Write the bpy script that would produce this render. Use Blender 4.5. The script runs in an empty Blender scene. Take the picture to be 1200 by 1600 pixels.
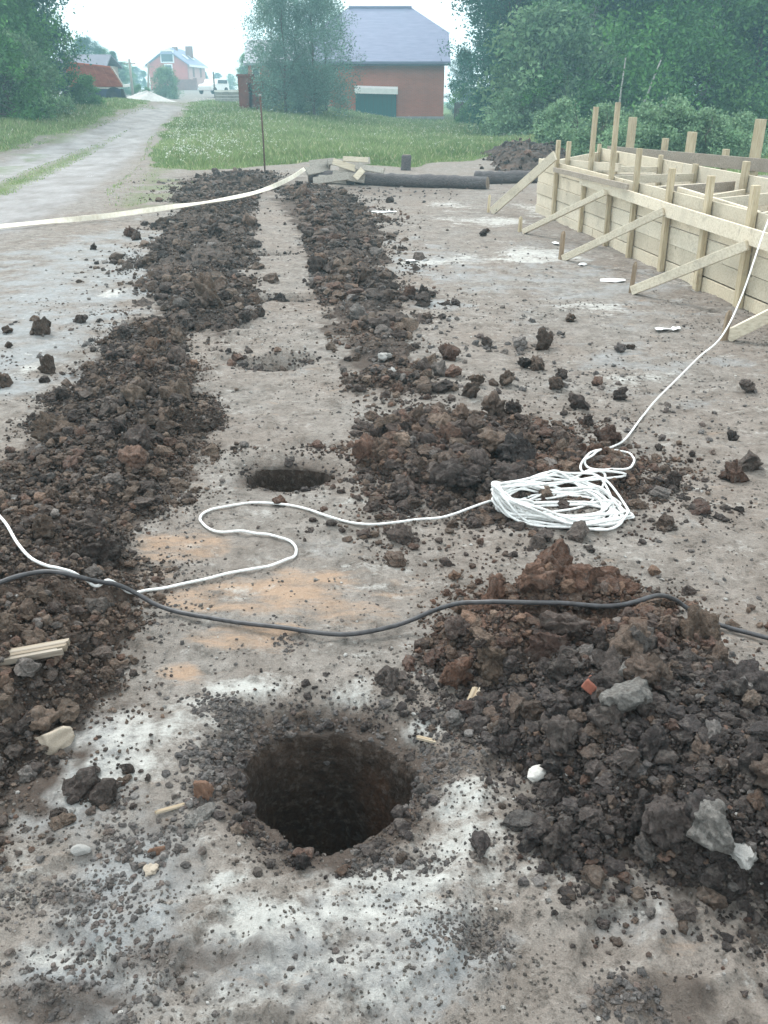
import bpy, math, random
import numpy as np
from mathutils import Vector, Matrix

S = bpy.context.scene
COL = S.collection
rad = math.radians

# ------------------------------------------------------------------ camera, world, sun, exposure
FPX, CX, CY, PITCH, CAMH = 1386.0, 600.0, 800.0, rad(25.1), 1.6
cam_d = bpy.data.cameras.new("camera")
cam = bpy.data.objects.new("camera", cam_d)
COL.objects.link(cam)
cam.location = (0, 0, CAMH)
cam.rotation_euler = (rad(90) - PITCH, 0, 0)
cam_d.sensor_fit = 'VERTICAL'
cam_d.sensor_height = 24.0
cam_d.sensor_width = 18.0
cam_d.lens = FPX / 1600.0 * 24.0
cam_d.clip_start = 0.05
cam_d.clip_end = 3000
S.camera = cam

SUN_EL, SUN_AZ = rad(48), rad(-28)          # azimuth from +Y towards +X
W = bpy.data.worlds.new("World")
S.world = W
W.use_nodes = True
wn, wl = W.node_tree.nodes, W.node_tree.links
wn.clear()
w_out = wn.new('ShaderNodeOutputWorld')
w_bg = wn.new('ShaderNodeBackground')
w_sky = wn.new('ShaderNodeTexSky')
w_sky.sky_type = 'NISHITA'
w_sky.sun_disc = False
w_sky.sun_elevation = SUN_EL
w_sky.sun_rotation = SUN_AZ
w_mix = wn.new('ShaderNodeMix'); w_mix.data_type = 'RGBA'
w_tc = wn.new('ShaderNodeTexCoord')
w_noise = wn.new('ShaderNodeTexNoise'); w_noise.inputs['Scale'].default_value = 2.2; w_noise.inputs['Detail'].default_value = 5
w_ramp = wn.new('ShaderNodeValToRGB')
w_ramp.color_ramp.elements[0].position = 0.3; w_ramp.color_ramp.elements[0].color = (9.2, 9.75, 9.8, 1)
w_ramp.color_ramp.elements[1].position = 0.6; w_ramp.color_ramp.elements[1].color = (10.7, 11.0, 10.95, 1)
w_mix.inputs['Factor'].default_value = 0.9
wl.new(w_tc.outputs['Generated'], w_noise.inputs['Vector'])
wl.new(w_noise.outputs['Fac'], w_ramp.inputs['Fac'])
wl.new(w_sky.outputs['Color'], w_mix.inputs['A'])
wl.new(w_ramp.outputs['Color'], w_mix.inputs['B'])
wl.new(w_mix.outputs['Result'], w_bg.inputs['Color'])
w_bg.inputs['Strength'].default_value = 0.1
wl.new(w_bg.outputs['Background'], w_out.inputs['Surface'])

sun_d = bpy.data.lights.new("sun", 'SUN')
sun_d.energy = 1.7
sun_d.angle = rad(14)
sun_d.color = (1.0, 0.975, 0.94)
sun = bpy.data.objects.new("sun", sun_d)
COL.objects.link(sun)
sdir = Vector((math.sin(SUN_AZ) * math.cos(SUN_EL), math.cos(SUN_AZ) * math.cos(SUN_EL), math.sin(SUN_EL)))
sun.rotation_euler = sdir.to_track_quat('Z', 'Y').to_euler()

S.view_settings.view_transform = 'Standard'
S.view_settings.look = 'None'
S.view_settings.exposure = 1.17
S.view_settings.gamma = 1.0
S.render.engine = 'CYCLES'
S.cycles.use_denoising = True
S.cycles.max_bounces = 6
S.cycles.diffuse_bounces = 3
S.cycles.transparent_max_bounces = 4
S.cycles.volume_bounces = 0
S.cycles.use_adaptive_sampling = True
S.cycles.adaptive_threshold = 0.015

# ------------------------------------------------------------------ pixel <-> world
SP, CP = math.sin(PITCH), math.cos(PITCH)
def ray(u, v):
    a, b = (u - CX) / FPX, (CY - v) / FPX
    return np.array([a, CP + b * SP, -SP + b * CP])
def P(u, v, z=0.0):
    d = ray(u, v); t = (z - CAMH) / d[2]
    return np.array([d[0] * t, d[1] * t, z])
def D(u, v, y):
    d = ray(u, v); t = y / d[1]
    return np.array([d[0] * t, y, CAMH + d[2] * t])
def z_for_v(v, y):
    q = (CY - v) / FPX
    return CAMH + y * (q * CP - SP) / (CP + q * SP)
def u_of(p):
    zc = p[1] * CP - (p[2] - CAMH) * SP
    return CX + FPX * p[0] / zc

# ------------------------------------------------------------------ numpy noise
def _h(ix, iy, seed):
    n = (ix.astype(np.int64) * 374761393 + iy.astype(np.int64) * 668265263 + seed * 974634777) & 0xffffffff
    n = ((n ^ (n >> 13)) * 1274126177) & 0xffffffff
    n = n ^ (n >> 16)
    return (n & 0xffffff) / float(0xffffff)
def vnoise(x, y, seed=0):
    ix, iy = np.floor(x), np.floor(y)
    fx, fy = x - ix, y - iy
    fx = fx * fx * (3 - 2 * fx); fy = fy * fy * (3 - 2 * fy)
    a, b = _h(ix, iy, seed), _h(ix + 1, iy, seed)
    c, d = _h(ix, iy + 1, seed), _h(ix + 1, iy + 1, seed)
    return (a + (b - a) * fx) * (1 - fy) + (c + (d - c) * fx) * fy
def fbm(x, y, octv=4, seed=0):
    s, amp, tot = 0, 1.0, 0
    for k in range(octv):
        s = s + amp * vnoise(x * 2 ** k + 17.3 * k, y * 2 ** k - 9.1 * k, seed + k); tot += amp; amp *= .5
    return s / tot
def worley(x, y, seed=0):
    ix, iy = np.floor(x), np.floor(y)
    best = np.full(x.shape, 9.0); cid = np.zeros(x.shape)
    for dx in (-1, 0, 1):
        for dy in (-1, 0, 1):
            cx, cy = ix + dx, iy + dy
            d = np.hypot(cx + _h(cx, cy, seed) - x, cy + _h(cx, cy, seed + 31) - y)
            m = d < best
            best = np.where(m, d, best); cid = np.where(m, _h(cx, cy, seed + 77), cid)
    return best, cid
def sm(a, b, x):
    t = np.clip((x - a) / (b - a), 0, 1)
    return t * t * (3 - 2 * t)
def poly_sd(x, y, poly):
    """signed distance, positive inside"""
    poly = np.asarray(poly)
    d2 = np.full(x.shape, 1e12); inside = np.zeros(x.shape, bool)
    n = len(poly)
    for i in range(n):
        ax, ay = poly[i]; bx, by = poly[(i + 1) % n]
        ex, ey = bx - ax, by - ay
        t = np.clip(((x - ax) * ex + (y - ay) * ey) / (ex * ex + ey * ey + 1e-12), 0, 1)
        d2 = np.minimum(d2, (x - ax - t * ex) ** 2 + (y - ay - t * ey) ** 2)
        c = ((ay > y) != (by > y)) & (x < (bx - ax) * (y - ay) / (by - ay + 1e-12) + ax)
        inside ^= c
    d = np.sqrt(d2)
    return np.where(inside, d, -d)
def pxpoly(pts, z=0.0):
    return [tuple(P(u, v, z)[:2]) for u, v in pts]

# ------------------------------------------------------------------ object helpers
def tag(o, label=None, cat=None, group=None, kind=None):
    if label: o['label'] = label
    if cat: o['category'] = cat
    if group: o['group'] = group
    if kind: o['kind'] = kind
    return o
def thing(name, label, cat, loc=(0, 0, 0), rz=0, group=None):
    o = bpy.data.objects.new(name, None)
    o.empty_display_size = 0.2
    COL.objects.link(o)
    o.location = loc; o.rotation_euler = (0, 0, rz)
    return tag(o, label, cat, group)
def np_mesh(name, V, F, mat=None, smooth=False, cols=None):
    """V (n,3), F (m,k) same-size faces; cols: dict name->(n,4) point colours"""
    me = bpy.data.meshes.new(name)
    V = np.ascontiguousarray(V, dtype=np.float32); F = np.ascontiguousarray(F, dtype=np.int32)
    k = F.shape[1]
    me.vertices.add(len(V)); me.vertices.foreach_set('co', V.ravel())
    me.loops.add(F.size); me.loops.foreach_set('vertex_index', F.ravel())
    me.polygons.add(len(F)); me.polygons.foreach_set('loop_start', np.arange(len(F), dtype=np.int32) * k)
    me.polygons.foreach_set('loop_total', np.full(len(F), k, dtype=np.int32))
    me.polygons.foreach_set('use_smooth', np.full(len(F), smooth, dtype=bool))
    me.update(calc_edges=True)
    for cn, cv in (cols or {}).items():
        a = me.attributes.new(cn, 'FLOAT_COLOR', 'POINT')
        a.data.foreach_set('color', np.ascontiguousarray(cv, dtype=np.float32).ravel())
    if mat: me.materials.append(mat)
    return me
def link(name, me, parent=None):
    o = bpy.data.objects.new(name, me); COL.objects.link(o)
    if parent is not None: o.parent = parent
    return o
class MB:
    """collects boxes, bars, tubes, prisms -> one mesh"""
    def __init__(s): s.v = []; s.f = []
    def add(s, vs, fs):
        b = len(s.v); s.v += [tuple(map(float, p)) for p in vs]; s.f += [tuple(b + i for i in f) for f in fs]
    def box(s, x0, x1, y0, y1, z0, z1):
        s.add([(x0,y0,z0),(x1,y0,z0),(x1,y1,z0),(x0,y1,z0),(x0,y0,z1),(x1,y0,z1),(x1,y1,z1),(x0,y1,z1)],
              [(3,2,1,0),(4,5,6,7),(0,1,5,4),(1,2,6,5),(2,3,7,6),(3,0,4,7)])
    def bar(s, p0, p1, a, b, up=(0,0,1), skew=0.0):
        p0, p1 = Vector(p0), Vector(p1)
        t = (p1 - p0).normalized(); up = Vector(up)
        sd = t.cross(up)
        if sd.length < 1e-4: sd = t.cross(Vector((1, 0, 0)))
        sd.normalize(); u2 = sd.cross(t).normalized()
        q = []
        for p in (p0, p1):
            for i, j in ((-1,-1),(1,-1),(1,1),(-1,1)):
                q.append(p + sd * (i * a / 2) + u2 * (j * b / 2))
        s.add(q, [(3,2,1,0),(4,5,6,7),(0,1,5,4),(1,2,6,5),(2,3,7,6),(3,0,4,7)])
    def tube(s, pts, r, n=8, caps=True):
        pts = [Vector(p) for p in pts]
        rs = r if hasattr(r, '__len__') else [r] * len(pts)
        nrm = None; base = len(s.v); rings = []
        for i, p in enumerate(pts):
            t = (pts[min(i+1, len(pts)-1)] - pts[max(i-1, 0)])
            if t.length < 1e-9: t = Vector((0,0,1))
            t.normalize()
            if nrm is None:
                nrm = t.cross(Vector((0.13, 0.31, 0.94)))
                if nrm.length < 1e-3: nrm = t.cross(Vector((1,0,0)))
            nrm = (nrm - t * nrm.dot(t))
            if nrm.length < 1e-6: nrm = t.cross(Vector((1,0.2,0)))
            nrm.normalize(); bn = t.cross(nrm)
            rings.append(len(s.v))
            for k in range(n):
                a = 2 * math.pi * k / n
                s.v.append(tuple(p + (nrm * math.cos(a) + bn * math.sin(a)) * rs[i]))
        for i in range(len(pts) - 1):
            for k in range(n):
                s.f.append((rings[i]+k, rings[i]+(k+1) % n, rings[i+1]+(k+1) % n, rings[i+1]+k))
        if caps:
            s.f.append(tuple(rings[0]+k for k in reversed(range(n))))
            s.f.append(tuple(rings[-1]+k for k in range(n)))
    def build(s, name, mat, parent=None, smooth=False, bevel=0.0):
        me = bpy.data.meshes.new(name)
        me.from_pydata(s.v, [], s.f)
        if smooth: me.polygons.foreach_set('use_smooth', np.ones(len(me.polygons), bool))
        me.materials.append(mat); me.update()
        o = link(name, me, parent)
        if bevel:
            m = o.modifiers.new('bevel', 'BEVEL'); m.width = bevel; m.segments = 2; m.limit_method = 'ANGLE'
        return o
def catmull(pts, per=12):
    pts = [np.array(p, float) for p in pts]
    pts = [2 * pts[0] - pts[1]] + pts + [2 * pts[-1] - pts[-2]]
    out = []
    for i in range(1, len(pts) - 2):
        p0, p1, p2, p3 = pts[i-1:i+3]
        for k in range(per):
            t = k / per
            out.append(.5 * ((2*p1) + (p2-p0)*t + (2*p0-5*p1+4*p2-p3)*t*t + (3*p1-p0-3*p2+p3)*t**3))
    out.append(pts[-2])
    return out

# ------------------------------------------------------------------ materials
def mat_new(name):
    m = bpy.data.materials.new(name); m.use_nodes = True
    nt = m.node_tree; b = nt.nodes['Principled BSDF']
    return m, nt, b
def N(nt, kind, **kw):
    n = nt.nodes.new(kind)
    for k, v in kw.items(): setattr(n, k, v)
    return n
def mixc(nt, fac, a, b, blend='MIX'):
    m = N(nt, 'ShaderNodeMix', data_type='RGBA', blend_type=blend)
    for s, val in (('Factor', fac), ('A', a), ('B', b)):
        if isinstance(val, (int, float)): m.inputs[s].default_value = val
        elif isinstance(val, tuple): m.inputs[s].default_value = (*val[:3], 1)
        else: nt.links.new(val, m.inputs[s])
    return m.outputs['Result']
def noise(nt, scale, detail=6, rough=.6, vec=None, stretch=None):
    n = N(nt, 'ShaderNodeTexNoise'); n.inputs['Scale'].default_value = scale
    n.inputs['Detail'].default_value = detail; n.inputs['Roughness'].default_value = rough
    if vec is None:
        vec = N(nt, 'ShaderNodeTexCoord').outputs['Object']
    if stretch:
        mp = N(nt, 'ShaderNodeMapping'); mp.inputs['Scale'].default_value = stretch
        nt.links.new(vec, mp.inputs['Vector']); vec = mp.outputs['Vector']
    nt.links.new(vec, n.inputs['Vector'])
    return n.outputs['Fac']
def ramp(nt, fac, stops):
    r = N(nt, 'ShaderNodeValToRGB')
    el = r.color_ramp.elements
    while len(el) < len(stops): el.new(0.5)
    for e, (p, c) in zip(el, stops):
        e.position = p; e.color = (*c[:3], 1) if isinstance(c, tuple) else (c, c, c, 1)
    nt.links.new(fac, r.inputs['Fac'])
    return r.outputs['Color']
def bump(nt, b, height, strength=.5, dist=.01, prev=None):
    n = N(nt, 'ShaderNodeBump'); n.inputs['Strength'].default_value = strength; n.inputs['Distance'].default_value = dist
    nt.links.new(height, n.inputs['Height'])
    if prev is not None: nt.links.new(prev, n.inputs['Normal'])
    nt.links.new(n.outputs['Normal'], b.inputs['Normal'])
    return n.outputs['Normal']
def simple(name, c0, c1, scale=8, rough=.8, stretch=None, bs=.3, bd=.005, metallic=0, detail=6, spec=.3):
    m, nt, b = mat_new(name)
    f = noise(nt, scale, detail, .62, None, stretch)
    nt.links.new(ramp(nt, f, [(.3, c0), (.7, c1)]), b.inputs['Base Color'])
    b.inputs['Roughness'].default_value = rough; b.inputs['Metallic'].default_value = metallic
    b.inputs['Specular IOR Level'].default_value = spec
    if bs: bump(nt, b, f, bs, bd)
    return m
def geo_pos(nt): return N(nt, 'ShaderNodeNewGeometry').outputs['Position']

def streak_r(nt, pos): return ramp(nt, noise(nt, 5.5, 9, .72, pos, (.7, 2, 1)), [(.33, 0.0), (.67, 1.0)])
def streak0(nt, pos): return ramp(nt, noise(nt, 2.2, 10, .72, pos), [(.35, 0.0), (.65, 1.0)])
def m_ground():
    m, nt, b = mat_new('soil_and_turf')
    pos = geo_pos(nt)
    a1 = N(nt, 'ShaderNodeAttribute', attribute_name='mask_a'); a2 = N(nt, 'ShaderNodeAttribute', attribute_name='mask_b')
    s1 = N(nt, 'ShaderNodeSeparateColor'); s2 = N(nt, 'ShaderNodeSeparateColor')
    nt.links.new(a1.outputs['Color'], s1.inputs['Color']); nt.links.new(a2.outputs['Color'], s2.inputs['Color'])
    big = noise(nt, .9, 5, .6, pos); mid = noise(nt, 6, 8, .65, pos); fine = noise(nt, 55, 6, .7, pos); vf = noise(nt, 240, 3, .6, pos)
    soil = ramp(nt, mid, [(.25, (.155, .139, .124)), (.5, (.275, .253, .23)), (.75, (.375, .352, .325))])
    soil = mixc(nt, ramp(nt, big, [(.4, 0.0), (.7, .55)]), soil, (.25, .20, .165))
    soil = mixc(nt, .6, soil, ramp(nt, fine, [(.25, .45), (.5, .85), (.7, 1.0)]), 'MULTIPLY')
    soil = mixc(nt, .55, soil, ramp(nt, vf, [(.3, .5), (.6, 1.0)]), 'MULTIPLY')
    pit = noise(nt, 21, 7, .75, pos)
    soil = mixc(nt, .75, soil, ramp(nt, pit, [(.36, .45), (.48, .95), (.6, 1.0)]), 'MULTIPLY')
    def masked(ch, sharp, src, lo=.2, hi=.8):
        # sharpen the vertex mask with noise so its edge is ragged
        ad = N(nt, 'ShaderNodeMath', operation='ADD'); mu = N(nt, 'ShaderNodeMath', operation='MULTIPLY_ADD')
        nt.links.new(src, mu.inputs[0]); mu.inputs[1].default_value = sharp; mu.inputs[2].default_value = -sharp / 2
        nt.links.new(ch, ad.inputs[0]); nt.links.new(mu.outputs[0], ad.inputs[1])
        return ramp(nt, ad.outputs[0], [(lo, 0.0), (hi, 1.0)])
    grey = masked(s2.outputs['Green'], 1.0, streak0(nt, pos), .3, 1.2)
    soil = mixc(nt, grey, soil, mixc(nt, pit, (.15, .153, .152), (.39, .405, .41)))
    rust = masked(s1.outputs['Blue'], 1.1, streak_r(nt, pos), .3, 1.5)
    soil = mixc(nt, rust, soil, mixc(nt, fine, (.27, .19, .135), (.42, .315, .235)))
    streak = mixc(nt, .4, ramp(nt, noise(nt, 4.5, 10, .74, pos, (1, 2.0, 1)), [(.35, 0.0), (.65, 1.0)]), ramp(nt, pit, [(.35, 0.0), (.65, 1.0)]))
    wht = masked(s1.outputs['Green'], 1.5, streak, .25, 1.05)
    soil = mixc(nt, wht, soil, mixc(nt, pit, (.29, .288, .27), (.58, .58, .555)))
    drk = masked(s2.outputs['Red'], 1.2, mid)
    soil = mixc(nt, drk, soil, mixc(nt, fine, (.045, .037, .032), (.125, .102, .088)))
    road = masked(s2.outputs['Blue'], .6, mid)
    soil = mixc(nt, road, soil, mixc(nt, ramp(nt, noise(nt, 1.7, 8, .72, pos, (1, .5, 1)), [(.36, 0.0), (.62, 1.0)]), (.20, .19, .182), (.31, .305, .305)))
    gr = masked(s1.outputs['Red'], .8, mid)
    soil = mixc(nt, gr, soil, mixc(nt, mid, (.07, .11, .035), (.14, .19, .07)))
    nt.links.new(soil, b.inputs['Base Color'])
    b.inputs['Roughness'].default_value = .95; b.inputs['Specular IOR Level'].default_value = .04
    n1 = bump(nt, b, mid, .6, .03); n1 = bump(nt, b, pit, .9, .018, n1); n2 = bump(nt, b, fine, .9, .009, n1); bump(nt, b, vf, .6, .002, n2)
    return m
def m_earth(name, attr, c_dark=(.045, .034, .028)):
    """crumbly dug soil: colour from the mesh attribute or from the object, broken up by noise"""
    m, nt, b = mat_new(name)
    pos = geo_pos(nt)
    if attr == 'object':
        src = N(nt, 'ShaderNodeObjectInfo').outputs['Color']
    else:
        src = N(nt, 'ShaderNodeAttribute', attribute_name=attr).outputs['Color']
    mid = noise(nt, 17, 6, .65, pos); fine = noise(nt, 90, 6, .7, pos); vf = noise(nt, 300, 3, .6, pos)
    c = mixc(nt, .75, src, ramp(nt, mid, [(.3, .32), (.48, .85), (.66, 1.0)]), 'MULTIPLY')
    c = mixc(nt, .85, c, ramp(nt, fine, [(.32, .30), (.62, 1.0)]), 'MULTIPLY')
    dust = ramp(nt, noise(nt, 38, 5, .7, pos), [(.52, 0.0), (.70, .60)])
    c = mixc(nt, dust, c, (.17, .15, .134))
    nt.links.new(c, b.inputs['Base Color'])
    b.inputs['Roughness'].default_value = .92; b.inputs['Specular IOR Level'].default_value = .22
    n1 = bump(nt, b, mid, 1.0, .03); n2 = bump(nt, b, fine, 1.0, .013, n1); bump(nt, b, vf, .6, .002, n2)
    return m
def m_wood(name, c0, c1, c2, grain=(3, 40, 40)):
    m, nt, b = mat_new(name)
    tc = N(nt, 'ShaderNodeTexCoord').outputs['Object']
    oi = N(nt, 'ShaderNodeObjectInfo')
    g = noise(nt, 1.6, 8, .65, tc, grain)
    blot = noise(nt, 2.3, 4, .6, tc)
    c = ramp(nt, g, [(.3, c0), (.5, c1), (.72, c2)])
    c = mixc(nt, ramp(nt, blot, [(.52, 0.0), (.75, .55)]), c, tuple(x * .62 for x in c1))
    c = mixc(nt, .22, c, oi.outputs['Random'], 'MULTIPLY')
    isl = N(nt, 'ShaderNodeNewGeometry').outputs['Random Per Island']
    c = mixc(nt, 1.0, c, ramp(nt, isl, [(0, (.74, .71, .66)), (.5, (.98, .97, .95)), (1, (.86, .80, .70))]), 'MULTIPLY')
    st = noise(nt, 7, 7, .75, tc)
    c = mixc(nt, ramp(nt, st, [(.56, 0.0), (.68, .45)]), c, (.20, .175, .15))
    kn = N(nt, 'ShaderNodeTexVoronoi'); kn.inputs['Scale'].default_value = 3.2
    nt.links.new(tc, kn.inputs['Vector'])
    c = mixc(nt, ramp(nt, kn.outputs['Distance'], [(.035, .75), (.06, 0.0)]), c, tuple(x * .3 for x in c0))
    nt.links.new(c, b.inputs['Base Color'])
    b.inputs['Roughness'].default_value = .75; b.inputs['Specular IOR Level'].default_value = .25
    bump(nt, b, g, .35, .004)
    return m
def m_leaf(name):
    m, nt, b = mat_new(name)
    a = N(nt, 'ShaderNodeAttribute', attribute_name='Col').outputs['Color']
    b.inputs['Roughness'].default_value = .6; b.inputs['Specular IOR Level'].default_value = .25
    nt.links.new(a, b.inputs['Base Color'])
    tr = N(nt, 'ShaderNodeBsdfTranslucent'); nt.links.new(a, tr.inputs['Color'])
    mx = N(nt, 'ShaderNodeMixShader'); mx.inputs['Fac'].default_value = .3
    nt.links.new(b.outputs[0], mx.inputs[1]); nt.links.new(tr.outputs[0], mx.inputs[2])
    nt.links.new(mx.outputs[0], nt.nodes['Material Output'].inputs['Surface'])
    return m
def m_brick(name, c0, c1, mortar, sx):
    m, nt, b = mat_new(name)
    tc = N(nt, 'ShaderNodeTexCoord').outputs['Object']
    sep = N(nt, 'ShaderNodeSeparateXYZ'); nt.links.new(tc, sep.inputs[0])
    add = N(nt, 'ShaderNodeMath', operation='ADD'); nt.links.new(sep.outputs['X'], add.inputs[0]); nt.links.new(sep.outputs['Y'], add.inputs[1])
    cb = N(nt, 'ShaderNodeCombineXYZ'); nt.links.new(add.outputs[0], cb.inputs['X']); nt.links.new(sep.outputs['Z'], cb.inputs['Y'])
    br = N(nt, 'ShaderNodeTexBrick'); nt.links.new(cb.outputs[0], br.inputs['Vector'])
    br.inputs['Color1'].default_value = (*c0, 1); br.inputs['Color2'].default_value = (*c1, 1); br.inputs['Mortar'].default_value = (*mortar, 1)
    br.inputs['Scale'].default_value = sx; br.inputs['Mortar Size'].default_value = .012
    br.inputs['Brick Width'].default_value = .25; br.inputs['Row Height'].default_value = .077
    c = mixc(nt, .5, br.outputs['Color'], ramp(nt, noise(nt, .8, 6, .6, tc), [(.3, .6), (.7, 1.0)]), 'MULTIPLY')
    nt.links.new(c, b.inputs['Base Color']); b.inputs['Roughness'].default_value = .85
    bump(nt, b, br.outputs['Fac'], -.3, .01)
    return m

M = {}
M['ground'] = m_ground()
M['heap'] = m_earth('dug_soil', 'Col')
M['crumb'] = m_earth('soil_crumb', 'Col')
M['clod'] = m_earth('soil_clod', 'object')
M['stone'] = simple('pale_stone', (.19, .188, .18), (.38, .375, .36), 26, .8, None, .5, .006)
M['greystone'] = simple('grey_stone', (.10, .095, .09), (.26, .25, .24), 26, .9, None, .9, .014)
M['tanstone'] = simple('tan_stone', (.30, .25, .19), (.50, .44, .37), 24, .85, None, .6, .008)
M['whitestone'] = simple('white_stone', (.34, .33, .31), (.58, .57, .54), 18, .7, None, .4, .004)
M['redbrick'] = simple('brick_fragment', (.15, .055, .038), (.25, .095, .065), 40, .9, None, .5, .004)
M['orange'] = simple('orange_stone', (.10, .056, .038), (.20, .12, .082), 24, .85, None, .6, .006)
M['wood'] = m_wood('new_pine', (.50, .44, .34), (.70, .645, .53), (.80, .76, .66))
M['woodv'] = m_wood('new_pine_upright', (.36, .295, .19), (.52, .45, .32), (.64, .58, .45), (40, 40, 3))
M['woodgrey'] = m_wood('weathered_board', (.20, .17, .14), (.34, .30, .255), (.46, .42, .37))
M['stake'] = m_wood('grey_stake', (.15, .11, .08), (.27, .21, .15), (.38, .31, .23), (40, 40, 3))
M['scrap'] = m_wood('grey_scrap_boards', (.26, .245, .22), (.42, .40, .37), (.55, .53, .49))
M['log'] = simple('dark_bark', (.045, .043, .046), (.16, .15, .152), 5, .95, (1, 14, 14), .9, .03)
M['logend'] = simple('log_end_grain', (.12, .095, .07), (.24, .19, .15), 20, .9)
M['rope'] = simple('white_cord', (.52, .53, .52), (.82, .83, .82), 60, .85, None, .6, .004)
M['cable'] = simple('black_cable', (.018, .018, .02), (.055, .055, .06), 30, .5, None, .15, .001, 0, 3, .5)
M['tape'] = simple('cream_tape', (.62, .57, .46), (.80, .76, .66), 12, .6, (2, 1, 1), .3, .004)
M['brick'] = m_brick('red_brickwork', (.48, .115, .055), (.40, .09, .042), (.40, .2, .13), 1.0)
M['farbrick'] = m_brick('deep_red_brickwork', (.60, .08, .045), (.52, .065, .04), (.5, .16, .12), 1.0)
M['brickpale'] = m_brick('pink_brickwork', (.66, .27, .22), (.60, .24, .20), (.5, .38, .34), 1.0)
M['pillar'] = simple('pillar_brick', (.16, .05, .035), (.24, .085, .06), 3, .9)
M['roof'] = simple('lilac_grey_roofing', (.135, .15, .235), (.19, .205, .31), 1.2, .55, (1, 6, 6), .2, .01)
M['roofgrey'] = simple('grey_roofing', (.19, .20, .24), (.28, .29, .33), 1.5, .6, (1, 5, 5), .2, .01)
M['shedroof'] = simple('dull_slate', (.10, .10, .13), (.17, .17, .21), 1.5, .8, (1, 5, 5), .2, .01, 0, 6, .1)
M['green'] = simple('dark_green_paint', (.008, .085, .082), (.014, .12, .115), 2, .5, (14, 14, .6), .3, .01)
M['white'] = simple('white_paint', (.72, .72, .72), (.84, .84, .83), 4, .6)
M['concrete'] = simple('grey_concrete', (.24, .24, .24), (.36, .36, .35), 3, .9)
M['rustred'] = simple('rusty_red_steel', (.34, .065, .033), (.52, .13, .065), 2.2, .7, (1, 1, 3), .3, .01)
M['darksteel'] = simple('dark_steel', (.016, .018, .026), (.05, .055, .07), 4, .6)
M['bluesteel'] = simple('dark_blue_steel', (.02, .035, .075), (.045, .065, .12), 3, .6)
M['rubber'] = simple('tyre_rubber', (.015, .015, .015), (.04, .04, .04), 12, .9)
M['glass'] = simple('window_glass', (.03, .035, .045), (.06, .07, .085), 1, .1, None, 0)
M['rod'] = simple('rusty_iron', (.055, .035, .028), (.13, .08, .06), 20, .8)
M['bark'] = simple('brown_bark', (.05, .042, .035), (.14, .12, .10), 5, .95, (8, 8, 1), .8, .03)
M['birch'] = simple('birch_bark', (.20, .19, .18), (.62, .61, .58), 4, .85, (1, 1, 5), .4, .01)
M['polewood'] = simple('pole_timber', (.22, .20, .17), (.36, .33, .29), 4, .9, (8, 8, 1))
M['fence'] = simple('brown_fence_boards', (.05, .032, .024), (.12, .078, .058), 3, .9, (7, 7, .5))
M['leaf'] = m_leaf('foliage')
M['grass'] = m_leaf('grass_blades')
M['sand'] = simple('pale_sand', (.36, .36, .345), (.50, .50, .48), 6, .95)
M['petal'] = simple('white_blossom', (.70, .72, .66), (.85, .86, .80), 9, .8, None, 0)
M['litter'] = simple('white_plastic', (.70, .71, .72), (.84, .85, .86), 9, .5, None, .3, .01)
M['chip'] = m_wood('splintered_wood', (.24, .19, .135), (.38, .32, .245), (.48, .43, .35))

# ------------------------------------------------------------------ terrain
def terr(x, y):
    t = 1.1 * sm(20, 62, y) * sm(3, -7, x)
    t = t + .5 * sm(-8.5, -13.5, x) * sm(17, 34, y) * (1 - sm(46, 70, y))
    t = t + 1.7 * sm(62, 190, y) * sm(5, -20, x)
    return t
def hit(u, v, fn=None):
    d = ray(u, v)
    fn = fn or terr
    ts = np.concatenate([np.arange(.8, 8, .004), np.geomspace(8, 400, 3000)])
    X, Y, Z = d[0] * ts, d[1] * ts, CAMH + d[2] * ts
    k = np.argmax(Z - fn(X, Y) < 0)
    return np.array([X[k], Y[k], Z[k]])
def hitpoly(pts): return [tuple(hit(u, v)[:2]) for u, v in pts]

# holes: centre pixel on the ground, radii (m), depth
HOLES = []
def add_hole(u, v, rx, ry, depth, lip, label):
    c = P(u, v); HOLES.append((c[0], c[1], rx, ry, depth, lip, label))
add_hole(512, 1206, .205, .245, .95, .05, 'deep round auger hole in the pale soil at the front')
add_hole(450, 742, .19, .17, .55, .03, 'dark post hole in the middle of the trench strip beyond the looping cord')
add_hole(430, 563, .20, .15, .14, .05, 'shallow crumbled post hole, third from the front in the row')
add_hole(442, 466, .20, .13, .10, .05, 'shallow far post hole with a dark soil lump at its rim')
add_hole(420, 396, .22, .16, .10, .05, 'farthest shallow post hole in the row between the two soil ridges')

HEAPS = {}
RAG = {'C': (6.0, .25), 'D': (6.0, .2), 'E': (5.5, .0), 'A': (3.2, .35), 'B': (4.2, .45), 'F': (3.2, .45)}
def heap(key, pts, H, w, peaks=(), scale=.11, cell=.0035):
    cell *= .75; HEAPS[key] = dict(poly=pxpoly(pts), H=H, w=w, peaks=[(*P(u, v)[:2], r, h) for u, v, r, h in peaks], s=scale, cell=cell, rag=RAG[key][0], inset=RAG[key][1])
heap('A', [(690,1000),(740,940),(850,915),(960,920),(1050,955),(1130,1020),(1175,1080),(1290,1130),(1420,1250),(1420,1540),(1230,1500),(1110,1425),(1010,1375),(930,1345),(860,1290),(800,1225),(752,1140),(700,1080),(668,1040)],
     .075, .30, [(850, 972, .16, .09), (945, 985, .12, .04), (1090, 1060, .22, .05), (1010, 1150, .3, .04), (1250, 1330, .4, .10), (760, 1010, .14, .04)])
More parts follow.
